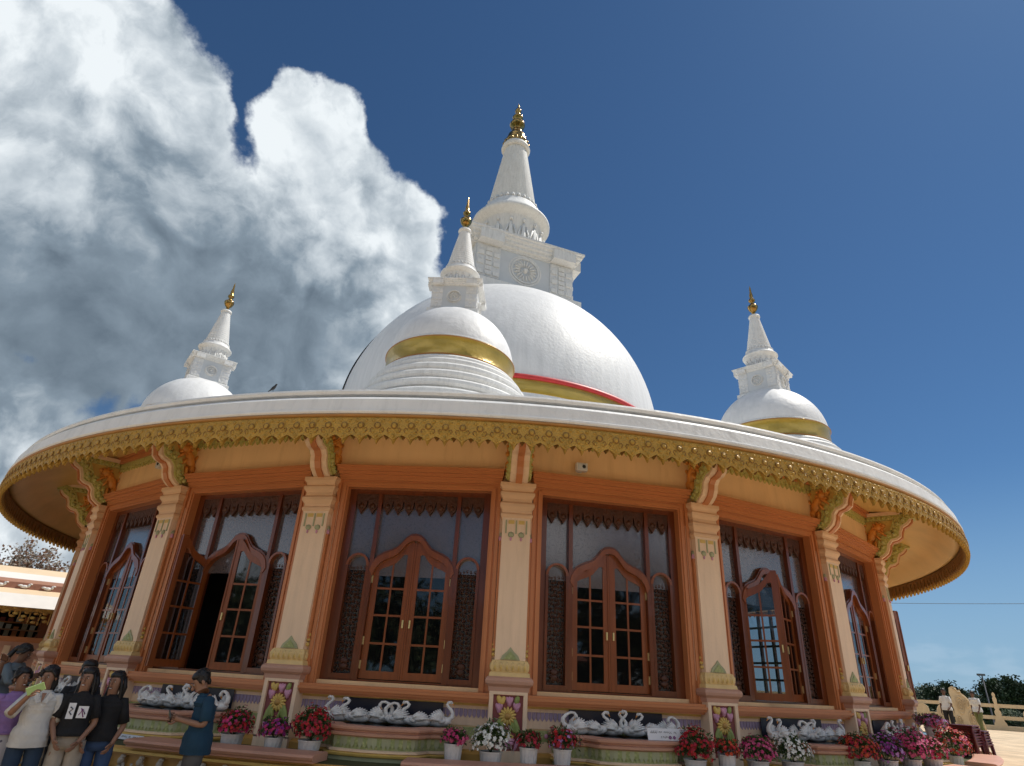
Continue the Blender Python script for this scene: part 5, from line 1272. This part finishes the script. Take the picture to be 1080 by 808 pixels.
def M(op, a, b=None, c=None, clamp=False):
    x = n.new('ShaderNodeMath'); x.operation = op; x.use_clamp = clamp
    for i, v in enumerate((a, b, c)):
        if v is None: continue
        if isinstance(v, (int, float)): x.inputs[i].default_value = v
        else: link(t, v, x.inputs[i])
    return x.outputs[0]
def V(op, a, b=None, sc_=None):
    x = n.new('ShaderNodeVectorMath'); x.operation = op
    for i, v in enumerate((a, b)):
        if v is None: continue
        if isinstance(v, (tuple, list, Vector)): x.inputs[i].default_value = tuple(v)
        else: link(t, v, x.inputs[i])
    if sc_ is not None: x.inputs['Scale'].default_value = sc_
    return x.outputs['Value'] if op in ('LENGTH', 'DISTANCE', 'DOT_PRODUCT') else x.outputs[0]
def noise_(vec, scale, detail=8, rough=.55, col=False):
    x = n.new('ShaderNodeTexNoise'); x.inputs['Scale'].default_value = scale; x.inputs['Detail'].default_value = detail; x.inputs['Roughness'].default_value = rough; link(t, vec, x.inputs['Vector'])
    return x.outputs['Color'] if col else x.outputs['Fac']
def smooth(v, a, b, lo_=0, hi=1):
    x = n.new('ShaderNodeMapRange'); x.interpolation_type = 'SMOOTHSTEP'; x.inputs['From Min'].default_value = a; x.inputs['From Max'].default_value = b; x.inputs['To Min'].default_value = lo_; x.inputs['To Max'].default_value = hi
    link(t, v, x.inputs['Value']); return x.outputs[0]
D = tc.outputs['Generated']
w1 = V('SUBTRACT', noise_(D, 5.0, 5, .5, True), (.5, .5, .5)); w2 = V('SUBTRACT', noise_(D, 17.0, 6, .6, True), (.5, .5, .5))
DW_ = V('ADD', D, V('ADD', V('SCALE', w1, None, .14), V('SCALE', w2, None, .04)))
def blobs(lst):
    acc = None
    for x, y, r in lst:
        c = pix(x, y); rad = (pix(x + r * .7, y + r * .7) - c).length
        v = M('SUBTRACT', 1.0, M('DIVIDE', V('DISTANCE', DW_, c), rad))
        acc = v if acc is None else M('SMOOTH_MAX', acc, v, .12)
    return acc
cl = blobs([(-60, 100, 230), (60, 40, 150), (110, 90, 140), (185, 110, 82), (20, 260, 230), (150, 240, 150), (240, 260, 120), (335, 140, 66), (335, 215, 95), (405, 255, 68), (300, 340, 125), (390, 330, 95), (190, 350, 100), (230, 420, 85), (-40, 470, 110), (15, 455, 62), (-20, 560, 110), (330, 420, 80), (-260, 300, 260), (60, 620, 60)])
nb_ = noise_(D, 7.5, 10, .6)
dens = M('ADD', cl, M('MULTIPLY', M('SUBTRACT', nb_, .5), .42))
hole = blobs([(108, 424, 15), (38, 372, 14)]); hole_ = smooth(M('ADD', hole, M('MULTIPLY', M('SUBTRACT', noise_(D, 20, 6, .6), .5), 2.6)), -.4, .7)
dens2 = M('ADD', dens, M('MULTIPLY', M('SUBTRACT', noise_(D, 26.0, 8, .65), .5), .20)); alpha = M('MULTIPLY', smooth(dens2, -.01, .13), M('SUBTRACT', 1.0, M('MULTIPLY', hole_, .85)))
# thin low clouds over the far horizon on the right and scattered cumulus behind the viewer
lowc = blobs([(960, 700, 60), (1000, 706, 50), (1060, 712, 60)]); a2 = M('MULTIPLY', smooth(M('ADD', lowc, M('MULTIPLY', M('SUBTRACT', noise_(V('MULTIPLY', D, (1, 1, 3.5)), 22, 6), .5), 1.8)), .25, .9), .16)
sep = n.new('ShaderNodeSeparateXYZ'); link(t, D, sep.inputs[0])
back = M('MULTIPLY', smooth(M('ADD', noise_(D, 2.2, 9, .6), M('MULTIPLY', nb_, .25)), .60, .70), smooth(sep.outputs['Y'], .02, -.25))
# cloud shading: bright towards the sun, grey at the heavy base, billow relief
gray = blobs([(170, 350, 150), (230, 330, 120), (60, 330, 130), (130, 400, 110), (-40, 330, 160), (300, 370, 80)])
def voro(vec, scale):
    x = n.new('ShaderNodeTexVoronoi'); x.feature = 'F1'; x.inputs['Scale'].default_value = scale; link(t, vec, x.inputs['Vector']); return x.outputs['Distance']
warp = V('ADD', D, V('SCALE', V('SUBTRACT', noise_(D, 6.0, 4, .5, True), (.5, .5, .5)), None, .09))
def billow(vec): return M('ADD', M('MULTIPLY', voro(vec, 7.0), -.7), M('ADD', M('MULTIPLY', voro(vec, 17.0), -.4), M('MULTIPLY', noise_(vec, 10, 7, .62), .9)))
relief = M('SUBTRACT', billow(warp), billow(V('ADD', warp, (sd + Vector((0, 0, .3))).normalized() * .022)))
pf = M('ABSOLUTE', M('SUBTRACT', noise_(warp, 5.5, 9, .58), .5)); puff = M('SUBTRACT', smooth(pf, .0, .13), .62)
big = M('SUBTRACT', noise_(D, 2.4, 5, .5), .5)
br_ = M('ADD', smooth(M('ADD', gray, M('MULTIPLY', big, .45)), -.85, .75, .84, .24), M('MULTIPLY', relief, M('ADD', .38, M('MULTIPLY', smooth(gray, -.2, .7, 1, 0), .5))))
br_ = M('ADD', br_, M('MULTIPLY', puff, M('ADD', .08, M('MULTIPLY', smooth(gray, -.3, .8, 1, 0), .20))))
br_ = M('ADD', br_, M('MULTIPLY', smooth(dens, .0, .45, 1, 0), .14))
cr = n.new('ShaderNodeValToRGB'); link(t, br_, cr.inputs['Fac']); e = cr.color_ramp.elements
e[0].position = 0; e[0].color = (.085, .12, .16, 1); e[1].position = 1; e[1].color = (.80, .85, .88, 1)
for p_, c_ in ((.35, (.22, .28, .34, 1)), (.7, (.52, .58, .63, 1))): q = e.new(p_); q.color = c_
ccol = V('SCALE', cr.outputs[0], None, .79 / SB)
sk = V('MULTIPLY', sky.outputs[0], (.56, .83, 1.02))
def mixc(f, a, b):
    x = n.new('ShaderNodeMix'); x.data_type = 'RGBA'; link(t, f, x.inputs['Factor']); link(t, a, x.inputs['A'])
    if isinstance(b, tuple): x.inputs['B'].default_value = b
    else: link(t, b, x.inputs['B'])
    return x.outputs['Result']
hz = M('MULTIPLY', smooth(sep.outputs['Z'], .30, .0), .75); sk = mixc(hz, sk, (.21 / SB, .33 / SB, .47 / SB, 1)); c0 = mixc(back, sk, (.6 / SB, .64 / SB, .68 / SB, 1)); c0 = mixc(a2, c0, (.45 / SB, .53 / SB, .62 / SB, 1)); c0 = mixc(alpha, c0, ccol)
link(t, c0, bg.inputs['Color'])

cd = bpy.data.cameras.new('camera'); co = bpy.data.objects.new('camera', cd); COL.objects.link(co)
cd.sensor_width = 36; cd.lens = F_PX / 1080 * 36; cd.clip_start = .1; cd.clip_end = 12000
mt = Matrix(((CR.x, CU.x, -CF.x), (CR.y, CU.y, -CF.y), (CR.z, CU.z, -CF.z))).to_4x4(); mt.translation = CAM; co.matrix_world = mt
sc.camera = co
W_.cycles.sampling_method = 'MANUAL'; W_.cycles.sample_map_resolution = 512
sc.view_settings.view_transform = 'Standard'; sc.view_settings.look = 'None'; sc.view_settings.exposure = .46; sc.view_settings.gamma = 1; sc.view_settings.use_curve_mapping = False
sc.cycles.max_bounces = 8; sc.cycles.diffuse_bounces = 4; sc.cycles.glossy_bounces = 3; sc.cycles.transparent_max_bounces = 12; sc.cycles.use_denoising = True
sc.cycles.sample_clamp_indirect = 6
